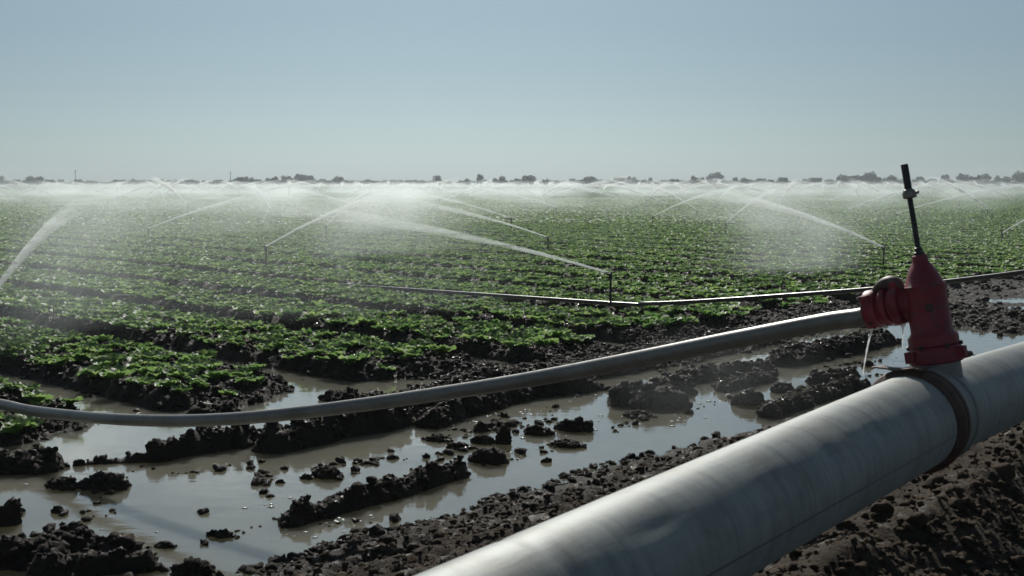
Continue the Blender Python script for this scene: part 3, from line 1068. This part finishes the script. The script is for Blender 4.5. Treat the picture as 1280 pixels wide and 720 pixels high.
def put_sprinkler(x, y, az, label, group=None):
    global first
    o = proto if first else copy_tree(proto)
    first = False
    z = max(float(ground_z(x, y)[0]), 0.0) + 0.0
    o.location = (x, y, z)
    o.rotation_euler = (0, 0, math.pi / 2 - math.radians(az))
    tag(o, label, 'sprinkler', 'field sprinklers')
    return o


def put_jet(x, y, z, az, k, label, group, sc=1.0, veil=True, wide=1.0):
    o = empty('water_jet', (x, y, z + 0.465), math.pi / 2 - math.radians(az))
    o.scale = (sc, sc * wide, sc)
    link('spray_core', CORE[k], parent=o)
    if veil:
        link('droplets', DROP[k], parent=o)
        link('spray_veil', VEIL[k], parent=o)
    tag(o, label, 'water jet', group)
    return o


for (px_, py_), az, k, l1, l2 in NEAR:
    x, y = ground(px_, py_, 0.1)
    if (px_, py_) == (763, 378): x, y = p2[0].x, p2[0].y
    o = put_sprinkler(x, y, az, l1)
    if (px_, py_) == (763, 378): o.location.z = p2[0].z - 0.035
    put_jet(x, y, o.location.z, az, k, l2, 'sprinkler jets', 1.15 if k == 4 else 1.0, True, 1.6 if k == 4 else 1.0)
    used.append((x, y))
# sprinkler on the near lateral just outside the left rim: its jet enters the frame
x, y = -4.97, 10.0
put_jet(x, y, 0.12, -9, 5, 'straight white jet entering from the left rim over the rows', 'sprinkler jets', 1.0, True, 1.0)
# the rest of the set, row behind row
rj = random.Random(3)
for j in range(2, 16):
    for i in range(-14, 20):
        x = PIV.x + UU[0] * 10 * i + VV[0] * 11.6 * j + rj.uniform(-.6, .6)
        y = PIV.y + UU[1] * 10 * i + VV[1] * 11.6 * j + rj.uniform(-.6, .6)
        if y < 46 or y > 175: continue
        half = rj.random() < 0.55
        if abs(x) > 0.50 * y + 4: continue
        if w2st(x, y)[0] < 8: continue
        if any(math.hypot(x - a_, y - b_) < 7 for a_, b_ in used): continue
        az = rj.uniform(-180, 180)
        if y < 90:
            o = put_sprinkler(x, y, az, 'tiny dark sprinkler far out in the misty rows')
        put_jet(x, y, 0.12, az, rj.randrange(4), 'small pale spray jet far off in the misty band', 'far sprinkler jets', rj.uniform(1.1, 1.5), False, 1.7)
        if half:
            put_jet(x + 5 * UU[0] + 5.8 * VV[0], y + 5 * UU[1] + 5.8 * VV[1], 0.12, rj.uniform(-180, 180), rj.randrange(4), 'small pale spray jet far off in the misty band', 'far sprinkler jets', rj.uniform(1.1, 1.5), False, 1.7)

# ------------------------------------------------------------------ lettuce
def leaf(L, Wd, az, tilt, nu, nv, seed):
    """one cupped leaf: nu strips along, nv across"""
    r_ = np.random.default_rng(seed)
    V = []
    for i in range(nu + 1):
        q = i / nu
        rad = L * (0.08 + 0.92 * q) * math.cos(tilt * (1 - 0.55 * q))
        zz = L * math.sin(tilt) * (1.35 * q - 0.65 * q * q) + 0.01
        wd = Wd * (0.25 + 0.95 * math.sin(min(1, q * 1.05 + 0.02) * math.pi * 0.78) ** 0.8) * 0.5
        for j in range(nv + 1):
            p = 2 * j / nv - 1
            V.append((rad + r_.normal() * 0.006, p * wd + r_.normal() * 0.005, zz + abs(p) ** 1.5 * wd * 0.55 + r_.normal() * 0.009))
    V = np.array(V)
    c, s_ = math.cos(az), math.sin(az)
    V[:, :2] = np.stack([V[:, 0] * c - V[:, 1] * s_, V[:, 0] * s_ + V[:, 1] * c], -1)
    F = [(i * (nv + 1) + j, (i + 1) * (nv + 1) + j, (i + 1) * (nv + 1) + j + 1, i * (nv + 1) + j + 1) for i in range(nu) for j in range(nv)]
    return V, np.array(F)


def plant(nleaf, nu, nv, seed):
    r_ = random.Random(seed)
    Vs, Fs, o = [], [], 0
    for k in range(nleaf):
        q = k / max(1, nleaf - 1)
        az = k * 2.4 + r_.uniform(-.35, .35)
        tilt = math.radians(22 + 50 * q + r_.uniform(-9, 9))
        L = (0.15 - 0.055 * q) * r_.uniform(0.85, 1.2)
        V, F = leaf(L, L * r_.uniform(0.75, 1.0), az, tilt, nu, nv, seed * 100 + k)
        Vs.append(V); Fs.append(F + o); o += len(V)
    return np.concatenate(Vs), np.concatenate(Fs)


def plant_sites():
    """every plant of every bed line in view, with a little waywardness"""
    out = []
    for k in range(-6, 95):
        t0 = FURROW0 + PERIOD * k
        for off in (0.46, 0.682, 0.904, 1.126, 1.348, 1.57):
            s = np.arange(5.6, 150, 0.225)
            t = np.full_like(s, t0 + off)
            s = s + rng.normal(0, 0.05, len(s)); t = t + rng.normal(0, 0.035, len(s))
            x, y = st2w(s, t)
            m = (np.abs(x) < 0.475 * y + 0.8) & (y < 125)
            m &= s > bed_end(t) + 0.12 + 0.4 * rng.random(len(s))
            keep = rng.random(len(s)) < 0.97
            m &= (s > bed_end(t) + 3.5) | (rng.random(len(s)) < 0.90)
            m &= keep & ~((np.abs(t - 0.12) < 0.17) & (s < 14))
            out.append(np.stack([x[m], y[m], s[m], t[m]], -1))
    return np.concatenate(out)


SITES = plant_sites()
DD = np.hypot(SITES[:, 0], SITES[:, 1])
SITES = SITES[np.argsort(DD)]
DD = np.sort(DD)
SZ = ground_z(SITES[:, 0], SITES[:, 1])
ok = SZ > 0.015
SITES, DD, SZ = SITES[ok], DD[ok], SZ[ok]
size = (0.60 + 0.40 * rng.random(len(SITES))) * (1 + 0.35 * fbm(SITES[:, 0] * 0.4, SITES[:, 1] * 0.4, 2, 97))
LV = [mesh_np('lettuce_plant', *plant(11, 4, 3, 11 + k), M['leaf'], smooth=True) for k in range(6)]
NIND = 300
for k in range(NIND):
    o = link('lettuce_plant', LV[k % 6], (SITES[k, 0], SITES[k, 1], SZ[k] - 0.005))
    o.rotation_euler = (rng.normal() * 0.12, rng.normal() * 0.12, rng.random() * 6.283)
    o.scale = (size[k],) * 3
    tag(o, 'small leafy lettuce plant on the muddy bed ends nearest the water', 'lettuce', 'lettuce plants nearest the water')


def scatter(P, Zs, sizes, variants):
    Vs, Fs, o = [], [], 0
    pick = rng.integers(0, len(variants), len(P))
    for q, (Vt, Ft) in enumerate(variants):
        m = pick == q
        n = int(m.sum())
        if not n: continue
        a_ = rng.random(n) * 6.283
        c, s_ = np.cos(a_)[:, None], np.sin(a_)[:, None]
        X = (Vt[None, :, 0] * c - Vt[None, :, 1] * s_) * sizes[m][:, None] + P[m, 0][:, None]
        Y = (Vt[None, :, 0] * s_ + Vt[None, :, 1] * c) * sizes[m][:, None] + P[m, 1][:, None]
        Zz = Vt[None, :, 2] * sizes[m][:, None] + Zs[m][:, None] - 0.005
        Vs.append(np.stack([X, Y, Zz], -1).reshape(-1, 3))
        Fs.append((Ft[None] + (np.arange(n) * len(Vt))[:, None, None] + o).reshape(-1, 4))
        o += n * len(Vt)
    return np.concatenate(Vs), np.concatenate(Fs)


rest = np.arange(len(SITES)) >= NIND
midm = rest & (DD < 48)
farm = rest & (DD >= 48) & (rng.random(len(SITES)) < 0.8)
V1, F1 = scatter(SITES[midm], SZ[midm], size[midm], [plant(9, 2, 2, 31 + k) for k in range(5)])
V2, F2 = scatter(SITES[farm], SZ[farm], size[farm] * 1.12, [plant(5, 2, 1, 51 + k) for k in range(4)])
print('plants', len(SITES), midm.sum(), farm.sum(), len(F1), len(F2))
lf = link('lettuce_crop', mesh_np('lettuce_crop', np.concatenate([V1, V2]), np.concatenate([F1, F2 + len(V1)]), M['leaf'], smooth=True))
tag(lf, 'long rows of green lettuce filling the irrigated field', 'lettuce rows', kind='stuff')

# ------------------------------------------------------------------ clods of mud
def ico(sub):
    import bmesh
    bm = bmesh.new()
    bmesh.ops.create_icosphere(bm, subdivisions=sub, radius=1.0)
    V = np.array([v.co[:] for v in bm.verts])
    F = np.array([[v.index for v in f.verts] for f in bm.faces])
    bm.free()
    return V, F


ICO = {k: ico(k) for k in (1, 2, 3, 4, 5)}


def lump(sub, seed, sx, sy, sz, rough=0.35):
    V, F = ICO[sub]
    def n3(sc, sd):
        return (fbm(V[:, 0] * sc + 5 * seed, V[:, 1] * sc + V[:, 2] * sc * 0.7, 3, sd) + fbm(V[:, 2] * sc - seed, V[:, 0] * sc * 0.6 + V[:, 1] * sc, 3, sd + 7))
    r = 1 + rough * 1.6 * n3(1.3, seed) + rough * 1.1 * n3(3.7, seed + 3) + rough * 0.7 * np.abs(n3(8.5, seed + 5))
    V = V * r[:, None] * np.array([sx, sy, sz])
    return V, F


def jag(k):
    V, F = lump(2, 300 + k, 1, 0.8, 0.75, 0.8)
    return V * (1 + 0.13 * np.random.default_rng(k).normal(size=(len(V), 1))), F


def crumb_pile(seed, sx, sy, sz, n):
    """a clod: a rough core with crumbs stuck all over it"""
    r_ = np.random.default_rng(seed)
    Vs, Fs, o = [], [], 0
    V, F = lump(4, seed, sx * 0.86, sy * 0.86, sz * 0.82, 0.45)
    Vs.append(V); Fs.append(F); o += len(V)
    for k in range(n):
        d = r_.normal(size=3); d /= np.linalg.norm(d); d[2] = abs(d[2])
        rad = (0.06 + 0.20 * r_.random() ** 2.5) * min(sx, sz * 1.6)
        q = 0.78 + 0.22 * r_.random()
        if k % 5 == 0: q *= 1.25; d[2] *= 0.3
        c = d * np.array([sx, sy, sz]) * q
        Vc, Fc = CRB[int(r_.integers(len(CRB)))]
        a_ = r_.random() * 6.283
        R_ = np.array([[math.cos(a_), -math.sin(a_), 0], [math.sin(a_), math.cos(a_), 0], [0, 0, 1]])
        Vc = Vc @ R_.T * rad + c
        Vs.append(Vc); Fs.append(Fc + o); o += len(Vc)
    return np.concatenate(Vs), np.concatenate(Fs)


CRB = [jag(40 + k) for k in range(8)]
# the clods that stand in the water: base pixel, pixel width, pixel height, label
CL = [
    (30, 590, 66, 28, 'broad black clod at the left rim, in the water below the pipe'),
    (78, 612, 38, 16, 'low black clod between the left rim clod and a double clod'),
    (132, 612, 52, 22, 'black double clod below the long ridge at left'),
    (8, 658, 30, 40, 'tall black clod cut by the left rim near the brown reflection'),
    (72, 643, 15, 10, 'small round clod on the brown reflection at left'),
    (95, 668, 32, 14, 'flat ragged clod at the foot of the brown reflection'),
    (48, 706, 100, 34, 'largest black clod in the bottom left corner'),
    (143, 700, 78, 34, 'blocky black clod beside the largest one in the bottom left corner'),
    (207, 686, 24, 9, 'little flat clod right of the blocky corner clod'),
    (243, 722, 52, 24, 'dark clod cut by the lower rim below the open water'),
    (99, 584, 14, 10, 'small round clod left of the long ridge'),
    (276, 672, 36, 9, 'flat clod with shiny foam in the open water'),
    (408, 599, 36, 15, 'ragged clod above the long bar of mud'),
    (383, 601, 14, 7, 'small clod touching the ragged clod above the long bar'),
    (350, 606, 10, 6, 'tiny clod alone left of the ragged clod'),
    (609, 580, 44, 20, 'wide pointed clod at mid water, below the upright one'),
    (628, 557, 20, 30, 'upright horn shaped clod at mid water'),
    (604, 556, 26, 13, 'low clod leaning against the upright clod'),
    (601, 542, 18, 14, 'round clod above the upright clod'),
    (572, 563, 26, 11, 'small low clod left of the upright clod'),
    (548, 553, 34, 9, 'string of crumbs joined as a flat clod, left of the upright one'),
    (673, 545, 34, 12, 'flat ragged clod right of the upright clod'),
    (719, 540, 42, 16, 'flat dark clod alone in the open water near the centre'),
    (710, 560, 44, 9, 'thin slanting clod below the flat dark one near the centre'),
    (683, 580, 12, 7, 'tiny clod at the lower end of the slanting clod'),
    (818, 510, 76, 28, 'large square block of mud standing in the water right of centre'),
    (797, 523, 34, 9, 'thin low clod before the large square block'),
    (861, 519, 12, 7, 'tiny clod right of the large square block'),
    (936, 508, 40, 20, 'round dark clod in the water left of the pipe coupling'),
    (978, 493, 27, 15, 'small pointed clod right of the round one'),
    (1024, 492, 30, 8, 'low clod beside the ridge near the coupling'),
    (1085, 460, 16, 8, 'small clod under the falling leak'),
    (1200, 447, 30, 10, 'dark clod just right of the red valve foot'),
]
for k, (px_, py_, wp, hp, lab) in enumerate(CL):
    x, y = ground(px_, py_ - 2)
    d = y / FPX
    wx, hz = wp * d * 0.55, hp * d * 0.78
    V, F = crumb_pile(100 + k * 13, wx, wx * (0.45 if wp > 1.5 * hp else 0.6), hz, 130 if wp > 30 else 50)
    if hp > wp:
        V[:, 0] += V[:, 2] * 0.25
    V[:, 2] += hz * 0.10
    me = mesh_np('mud_clod', V, None, M['clod'], False, F3=F)
    o = link('mud_clod', me, (x, y, 0.0))
    o.rotation_euler = (0, 0, -0.25 if wp > 2 * hp else rng.normal() * 0.2)
    tag(o, lab, 'mud clod', 'clods in the headland water')

# crumbs and small clods on ridges, bed ends and the berm
CR = [jag(k) for k in range(10)]


def crumb_sites(n, smin, smax, tmin, tmax, zlo, zhi, sz0, sz1):
    s = rng.uniform(smin, smax, n); t = rng.uniform(tmin, tmax, n)
    z = height(s, t)
    x, y = st2w(s, t)
    m = (z > zlo) & (z < zhi) & (np.abs(x) < 0.5 * y + 0.3) & (y > 1)
    k = int(m.sum())
    sz = sz0 * (sz1 / sz0) ** (rng.random(k) ** 2.2)
    return x[m], y[m], z[m], sz


def scatter3(sets, mat, name, label, cat):
    Vs, Fs, o = [], [], 0
    for x, y, z, sz in sets:
        for q, (Vt, Ft) in enumerate(CR):
            m = np.arange(len(x)) % len(CR) == q
            n = int(m.sum())
            if not n: continue
            a_ = rng.random(n) * 6.283
            c, s_ = np.cos(a_)[:, None], np.sin(a_)[:, None]
            X = (Vt[None, :, 0] * c - Vt[None, :, 1] * s_) * sz[m][:, None] + x[m][:, None]
            Y = (Vt[None, :, 0] * s_ + Vt[None, :, 1] * c) * sz[m][:, None] + y[m][:, None]
            Zz = Vt[None, :, 2] * sz[m][:, None] + z[m][:, None] + sz[m][:, None] * 0.25
            Vs.append(np.stack([X, Y, Zz], -1).reshape(-1, 3))
            Fs.append((Ft[None] + (np.arange(n) * len(Vt))[:, None, None] + o).reshape(-1, 3))
            o += n * len(Vt)
    ob = link(name, mesh_np(name, np.concatenate(Vs), None, mat, False, F3=np.concatenate(Fs)))
    tag(ob, label, cat, kind='stuff')
    return ob


def water_crumbs():
    """crumbs strung out in the shallow water in drifts near the ridges"""
    xs_, ys_, ss_ = [], [], []
    r_ = np.random.default_rng(77)
    for k in range(70):
        s0, t0 = r_.uniform(3.3, 5.6), r_.uniform(-2.6, 9)
        n = int(r_.integers(4, 22))
        a_ = r_.normal() * 0.5
        q = r_.normal(0, 0.22, n)
        s1 = s0 + q * math.sin(a_) + r_.normal(0, 0.03, n); t1 = t0 + q * math.cos(a_) + r_.normal(0, 0.03, n)
        x, y = st2w(s1, t1)
        xs_.append(x); ys_.append(y); ss_.append(0.008 + 0.035 * r_.random(n) ** 2.5)
    x, y, sz = np.concatenate(xs_), np.concatenate(ys_), np.concatenate(ss_)
    return x, y, np.zeros_like(x) - sz * 0.1, sz


scatter3([crumb_sites(42000, 2.9, 7.9, -3, 14, 0.0, 0.5, 0.004, 0.030),
          crumb_sites(900, 2.2, 7.9, -3, 14, 0.0, 0.5, 0.015, 0.05),
          crumb_sites(30000, 3.0, 6.6, -3, 9, -0.012, 0.25, 0.007, 0.036),
          crumb_sites(16000, 6, 14, -3, 26, 0.02, 0.5, 0.008, 0.05),
          crumb_sites(26000, 6.5, 15, -2.5, 9, -0.02, 0.5, 0.005, 0.04),
          crumb_sites(6000, 1, 9, 9, 30, 0.0, 0.6, 0.012, 0.08), water_crumbs()], M['clod'], 'mud_crumbs', 'crumbs of black wet mud on the ridges and bed ends', 'mud')
scatter3([crumb_sites(60000, -2.6, 3.4, -3.5, 9, 0.03, 1.3, 0.003, 0.022),
          crumb_sites(36000, -2.2, 0.0, -3.2, 6, -0.3, 1.3, 0.003, 0.018),
          crumb_sites(130, -2.6, -0.15, -3.0, 6, -0.3, 1.3, 0.02, 0.07),
          crumb_sites(700, -2.6, 3.4, -3.5, 8, 0.03, 1.3, 0.012, 0.05)], M['dryclod'], 'soil_crumbs', 'loose brown soil and clods on the pipe berm', 'soil')

# ------------------------------------------------------------------ leak under the coupler
def stream(name, p0, v0, tmax, r0, label, nd):
    P = []
    for k in range(26):
        q = tmax * k / 25
        P.append((v0[0] * q, v0[1] * q, v0[2] * q - 4.905 * q * q))
    rad = [r0 * (1.0 - 0.72 * k / 25) * (1 + 0.4 * math.sin(k * 1.9) * (k / 25)) for k in range(26)]
    mb = MB().tube(P, rad, 8)
    o = mb.build(name, M['spray'])
    o.location = p0
    tag(o, label, 'water leak', 'leaks under the valve')
    return o


cw = VB + (MA @ Vector((0, 0, 0.24)))
stream('leak_stream', cw + Vector((-0.01, 0, -0.075)), (-0.22, 0.02, -0.05), 0.20, 0.006, 'curved trickle of water leaking from the red coupler', 130)
cw = VB + (MA @ Vector((0, 0, 0.12)))
stream('leak_stream', cw + Vector((0.0, 0, -0.075)), (0.015, 0, -0.1), 0.14, 0.004, 'thin straight drip falling from the red outlet arm', 60)

# ------------------------------------------------------------------ trees and poles on the horizon
def tree_meshes(seed, wd, hg):
    r_ = np.random.default_rng(seed)
    P = []
    for k in range(int(r_.integers(5, 9))):
        c = np.array([r_.normal() * wd * 0.26, r_.normal() * wd * 0.26, hg * (0.42 + 0.42 * r_.random())])
        rad = wd * (0.16 + 0.14 * r_.random())
        n = 190
        d = r_.normal(size=(n, 3)); d /= np.linalg.norm(d, axis=1)[:, None]
        P.append(c + d * rad * (0.35 + 0.85 * r_.random((n, 1)) ** 0.7) * np.array([1, 1, 0.75]))
    P = np.concatenate(P)
    n = len(P)
    A = r_.normal(size=(n, 3)); A /= np.linalg.norm(A, axis=1)[:, None]
    B = np.cross(A, r_.normal(size=(n, 3))); B /= np.linalg.norm(B, axis=1)[:, None]
    sz = (0.16 + 0.24 * r_.random((n, 1))) * wd / 7
    V = np.stack([P - A * sz - B * sz * .6, P + A * sz - B * sz * .6, P + A * sz * .8 + B * sz * .7, P - A * sz * .7 + B * sz * .6], 1).reshape(-1, 3)
    crown = mesh_np('crown', V, np.arange(4 * n).reshape(n, 4), M['tree'])
    mb = MB()
    mb.tube([(0, 0, -0.3), (0.05, 0, hg * .25), (0.1, 0.1, hg * .55)], [0.045 * hg, 0.035 * hg, 0.012 * hg], 8)
    for k in range(4):
        a_ = 1.6 * k + seed
        mb.tube([(0.05, 0, hg * .25), (math.cos(a_) * wd * .16, math.sin(a_) * wd * .16, hg * .5), (math.cos(a_) * wd * .28, math.sin(a_) * wd * .28, hg * .7)], [0.02 * hg, 0.013 * hg, 0.005 * hg], 6)
    me = bpy.data.meshes.new('trunk'); me.from_pydata(mb.v, [], mb.f); me.materials.append(M['bark'])
    return crown, me


TV = [tree_meshes(60 + k, 7.0 + (k % 3), 5.0 + (k % 4) * 0.5) for k in range(7)]
TD = 640.0


def put_tree(px_, hp, dist, k, label, group, wide=1.0):
    t_ = empty('tree', ((px_ - 640) / FPX * dist, dist, 0.1), rng.random() * 6.283)
    sc = hp * dist / FPX / 5.2
    t_.scale = (sc * wide, sc * wide, sc)
    link('crown', TV[k][0], parent=t_); link('trunk', TV[k][1], parent=t_)
    tag(t_, label, 'tree', group)


# special silhouettes
put_tree(550, 12, TD, 0, 'dark round tree standing alone on the horizon left of centre', 'horizon trees', 1.0)
put_tree(664, 11, TD, 2, 'tall tree at the middle of the horizon', 'horizon trees', 0.9)
put_tree(738, 10, TD, 1, 'dark clump of tree right of the middle horizon', 'horizon trees', 1.2)
put_tree(1072, 14, TD, 4, 'broad dark tree on the horizon left of the valve stem', 'horizon trees', 1.3)
put_tree(1276, 14, TD, 5, 'tall dark tree at the right rim of the horizon', 'horizon trees', 1.0)
HZ = 'small grey green tree in the line along the hazy horizon'
for px_, hp in ((8, 10), (22, 8), (38, 9), (52, 8), (66, 6), (185, 7), (200, 6), (215, 6), (228, 5), (300, 8), (312, 7), (325, 7), (340, 8), (352, 9), (364, 8), (376, 9), (390, 10), (400, 9), (412, 8), (424, 7), (465, 8),
                (480, 5), (495, 5), (510, 5), (584, 9), (602, 9), (618, 8), (630, 8), (645, 6), (680, 7), (712, 6), (726, 7), (752, 7), (775, 8), (790, 7), (812, 6), (840, 6), (872, 8), (890, 10), (905, 7), (918, 9), (930, 8),
                (945, 7), (958, 8), (978, 9), (992, 6), (1008, 6), (1020, 8), (1032, 7), (1050, 9), (1062, 10), (1086, 10), (1098, 7), (1112, 8), (1125, 7), (1150, 9), (1165, 7), (1182, 10), (1198, 9), (1214, 11), (1228, 9), (1246, 11), (1258, 7)):
    put_tree(px_ + rj.uniform(-3, 3), hp * rj.uniform(0.9, 1.4), TD + rj.uniform(-60, 90), rj.randrange(7), HZ, 'horizon tree line', rj.uniform(0.55, 1.0))
for px_ in range(-60, 1345, 5):
    put_tree(px_ + rj.uniform(-5, 5), rj.uniform(4.0, 6.2), 760 + rj.uniform(-30, 60), rj.randrange(7), 'low bush in the far hedge line under the horizon trees', 'far hedge line', rj.uniform(0.7, 1.6))
for px_, hp, lb in ((97, 16, 'thin grey utility pole on the horizon at far left'), (290, 14, 'thin grey utility pole on the horizon right of the far left one')):
    d = 520.0
    h_ = hp * d / FPX + 1.8
    r_ = empty('utility_pole', ((px_ - 640) / FPX * d, d, 0.1))
    MB().lathe([(0.16, 0), (0.11, h_)], Matrix(), 10).build('pole', M['steel'], r_)
    MB().box((0, 0, h_ - 0.7), (1.6, 0.12, 0.14)).build('cross_arm', M['steel'], r_)
    tag(r_, lb, 'utility pole', 'utility poles')

# ------------------------------------------------------------------ drifting mist of the sprinklers and the air itself
def closed_box(name, x0, x1, y0, y1, z0, z1, mat, label, cat):
    o = MB().box(((x0 + x1) / 2, (y0 + y1) / 2, (z0 + z1) / 2), (x1 - x0, y1 - y0, z1 - z0)).build(name, mat, smooth=False)
    tag(o, label, cat, kind='stuff')
    return o


m, t, b, out = new_mat('drifting_mist')
t.nodes.remove(b)
pv = N(t, 'ShaderNodeVolumePrincipled', Anisotropy=0.6)
pv.inputs['Color'].default_value = (0.88, 0.96, 0.94, 1)
geo = t.nodes.new('ShaderNodeNewGeometry')
mp = N(t, 'ShaderNodeMapping')
mp.inputs['Scale'].default_value = (0.13, 0.10, 0.22)
t.links.new(geo.outputs['Position'], mp.inputs['Vector'])
n1 = noise_node(t, 1.0, 5, 0.62, vec=mp.outputs[0])
r1 = N(t, 'ShaderNodeMapRange', **{'From Min': 0.47, 'From Max': 0.66, 'To Min': 0.0, 'To Max': 1.0})
t.links.new(n1.outputs['Fac'], r1.inputs['Value'])
sx = t.nodes.new('ShaderNodeSeparateXYZ')
t.links.new(geo.outputs['Position'], sx.inputs[0])
rz = N(t, 'ShaderNodeMapRange', **{'From Min': 0.4, 'From Max': 2.15, 'To Min': 1.0, 'To Max': 0.0})
t.links.new(sx.outputs['Z'], rz.inputs['Value'])
ry = N(t, 'ShaderNodeMapRange', **{'From Min': 20.0, 'From Max': 105.0, 'To Min': 0.16, 'To Max': 2.2})
t.links.new(sx.outputs['Y'], ry.inputs['Value'])
m1 = N(t, 'ShaderNodeMath', operation='MULTIPLY'); m2 = N(t, 'ShaderNodeMath', operation='MULTIPLY'); m3 = N(t, 'ShaderNodeMath', operation='MULTIPLY')
t.links.new(r1.outputs[0], m1.inputs[0]); t.links.new(rz.outputs[0], m1.inputs[1])
t.links.new(m1.outputs[0], m2.inputs[0]); t.links.new(ry.outputs[0], m2.inputs[1])
rx = N(t, 'ShaderNodeMapRange', **{'From Min': -10.0, 'From Max': 6.0, 'To Min': 0.026, 'To Max': 0.018})
t.links.new(sx.outputs['X'], rx.inputs['Value'])
t.links.new(m2.outputs[0], m3.inputs[0]); t.links.new(rx.outputs[0], m3.inputs[1])
t.links.new(m3.outputs[0], pv.inputs['Density'])
t.links.new(pv.outputs[0], out.inputs['Volume'])
m.cycles.volume_step_rate = 0.06
closed_box('spray_mist', -130, 130, 16, 210, 0.3, 2.3, m, 'white spray mist drifting low over the lettuce rows', 'mist')

m, t, b, out = new_mat('air_haze')
t.nodes.remove(b)
pv = N(t, 'ShaderNodeVolumePrincipled', Density=0.00052, Anisotropy=0.2)
pv.inputs['Color'].default_value = (0.80, 0.88, 0.92, 1)
t.links.new(pv.outputs[0], out.inputs['Volume'])
closed_box('haze', -900, 900, -60, 1000, -1.2, 14, m, 'pale even haze over the field toward the horizon', 'haze')

# ------------------------------------------------------------------ foam flecks floating on the water
r_ = np.random.default_rng(5)
Vf, Ff = [], []
V0, F0 = ICO[1]
n_ = 0
for k in range(60):
    s0, t0 = r_.uniform(3.3, 5.6), r_.uniform(-2.2, 9)
    for q in range(int(r_.integers(1, 9))):
        x, y = st2w(s0 + r_.normal() * 0.06, t0 + r_.normal() * 0.16)
        a_ = 0.004 + 0.014 * r_.random() ** 2
        Vf.append(V0 * np.array([a_ * r_.uniform(1, 2.2), a_, a_ * 0.5]) + np.array([x, y, 0.001])); Ff.append(F0 + n_); n_ += len(V0)
m, t, b, out = new_mat('foam')
b.inputs['Base Color'].default_value = (0.62, 0.62, 0.56, 1)
b.inputs['Roughness'].default_value = 0.3
tag(link('foam_flecks', mesh_np('foam_flecks', np.concatenate(Vf), None, m, True, F3=np.concatenate(Ff))), 'small pale foam flecks floating on the muddy water', 'foam', kind='stuff')

# fine spray blown off the leaking coupler
m, t, b, out = new_mat('leak_mist')
t.nodes.remove(b)
pv = N(t, 'ShaderNodeVolumePrincipled', Anisotropy=0.6)
pv.inputs['Color'].default_value = (0.90, 0.95, 0.93, 1)
tc = t.nodes.new('ShaderNodeTexCoord')
ln = N(t, 'ShaderNodeVectorMath', operation='LENGTH'); t.links.new(tc.outputs['Object'], ln.inputs[0])
n = noise_node(t, 1.6, 4, 0.6)
t.links.new(mul(t, mapr(t, ln.outputs['Value'], 0.15, 1.0, 1.0, 0.0, True), mapr(t, n.outputs['Fac'], 0.38, 0.68, 0.0, 1.5), 0.13), pv.inputs['Density'])
t.links.new(pv.outputs[0], out.inputs['Volume'])
V, F = ICO[3]
o = link('leak_mist', outward(mesh_np('leak_mist', V, None, m, False, F3=F)), (0.95, 5.35, 1.05))
o.scale = (0.85, 0.5, 0.34)
tag(o, 'thin spray mist drifting behind the leaking red coupler', 'mist', kind='stuff')
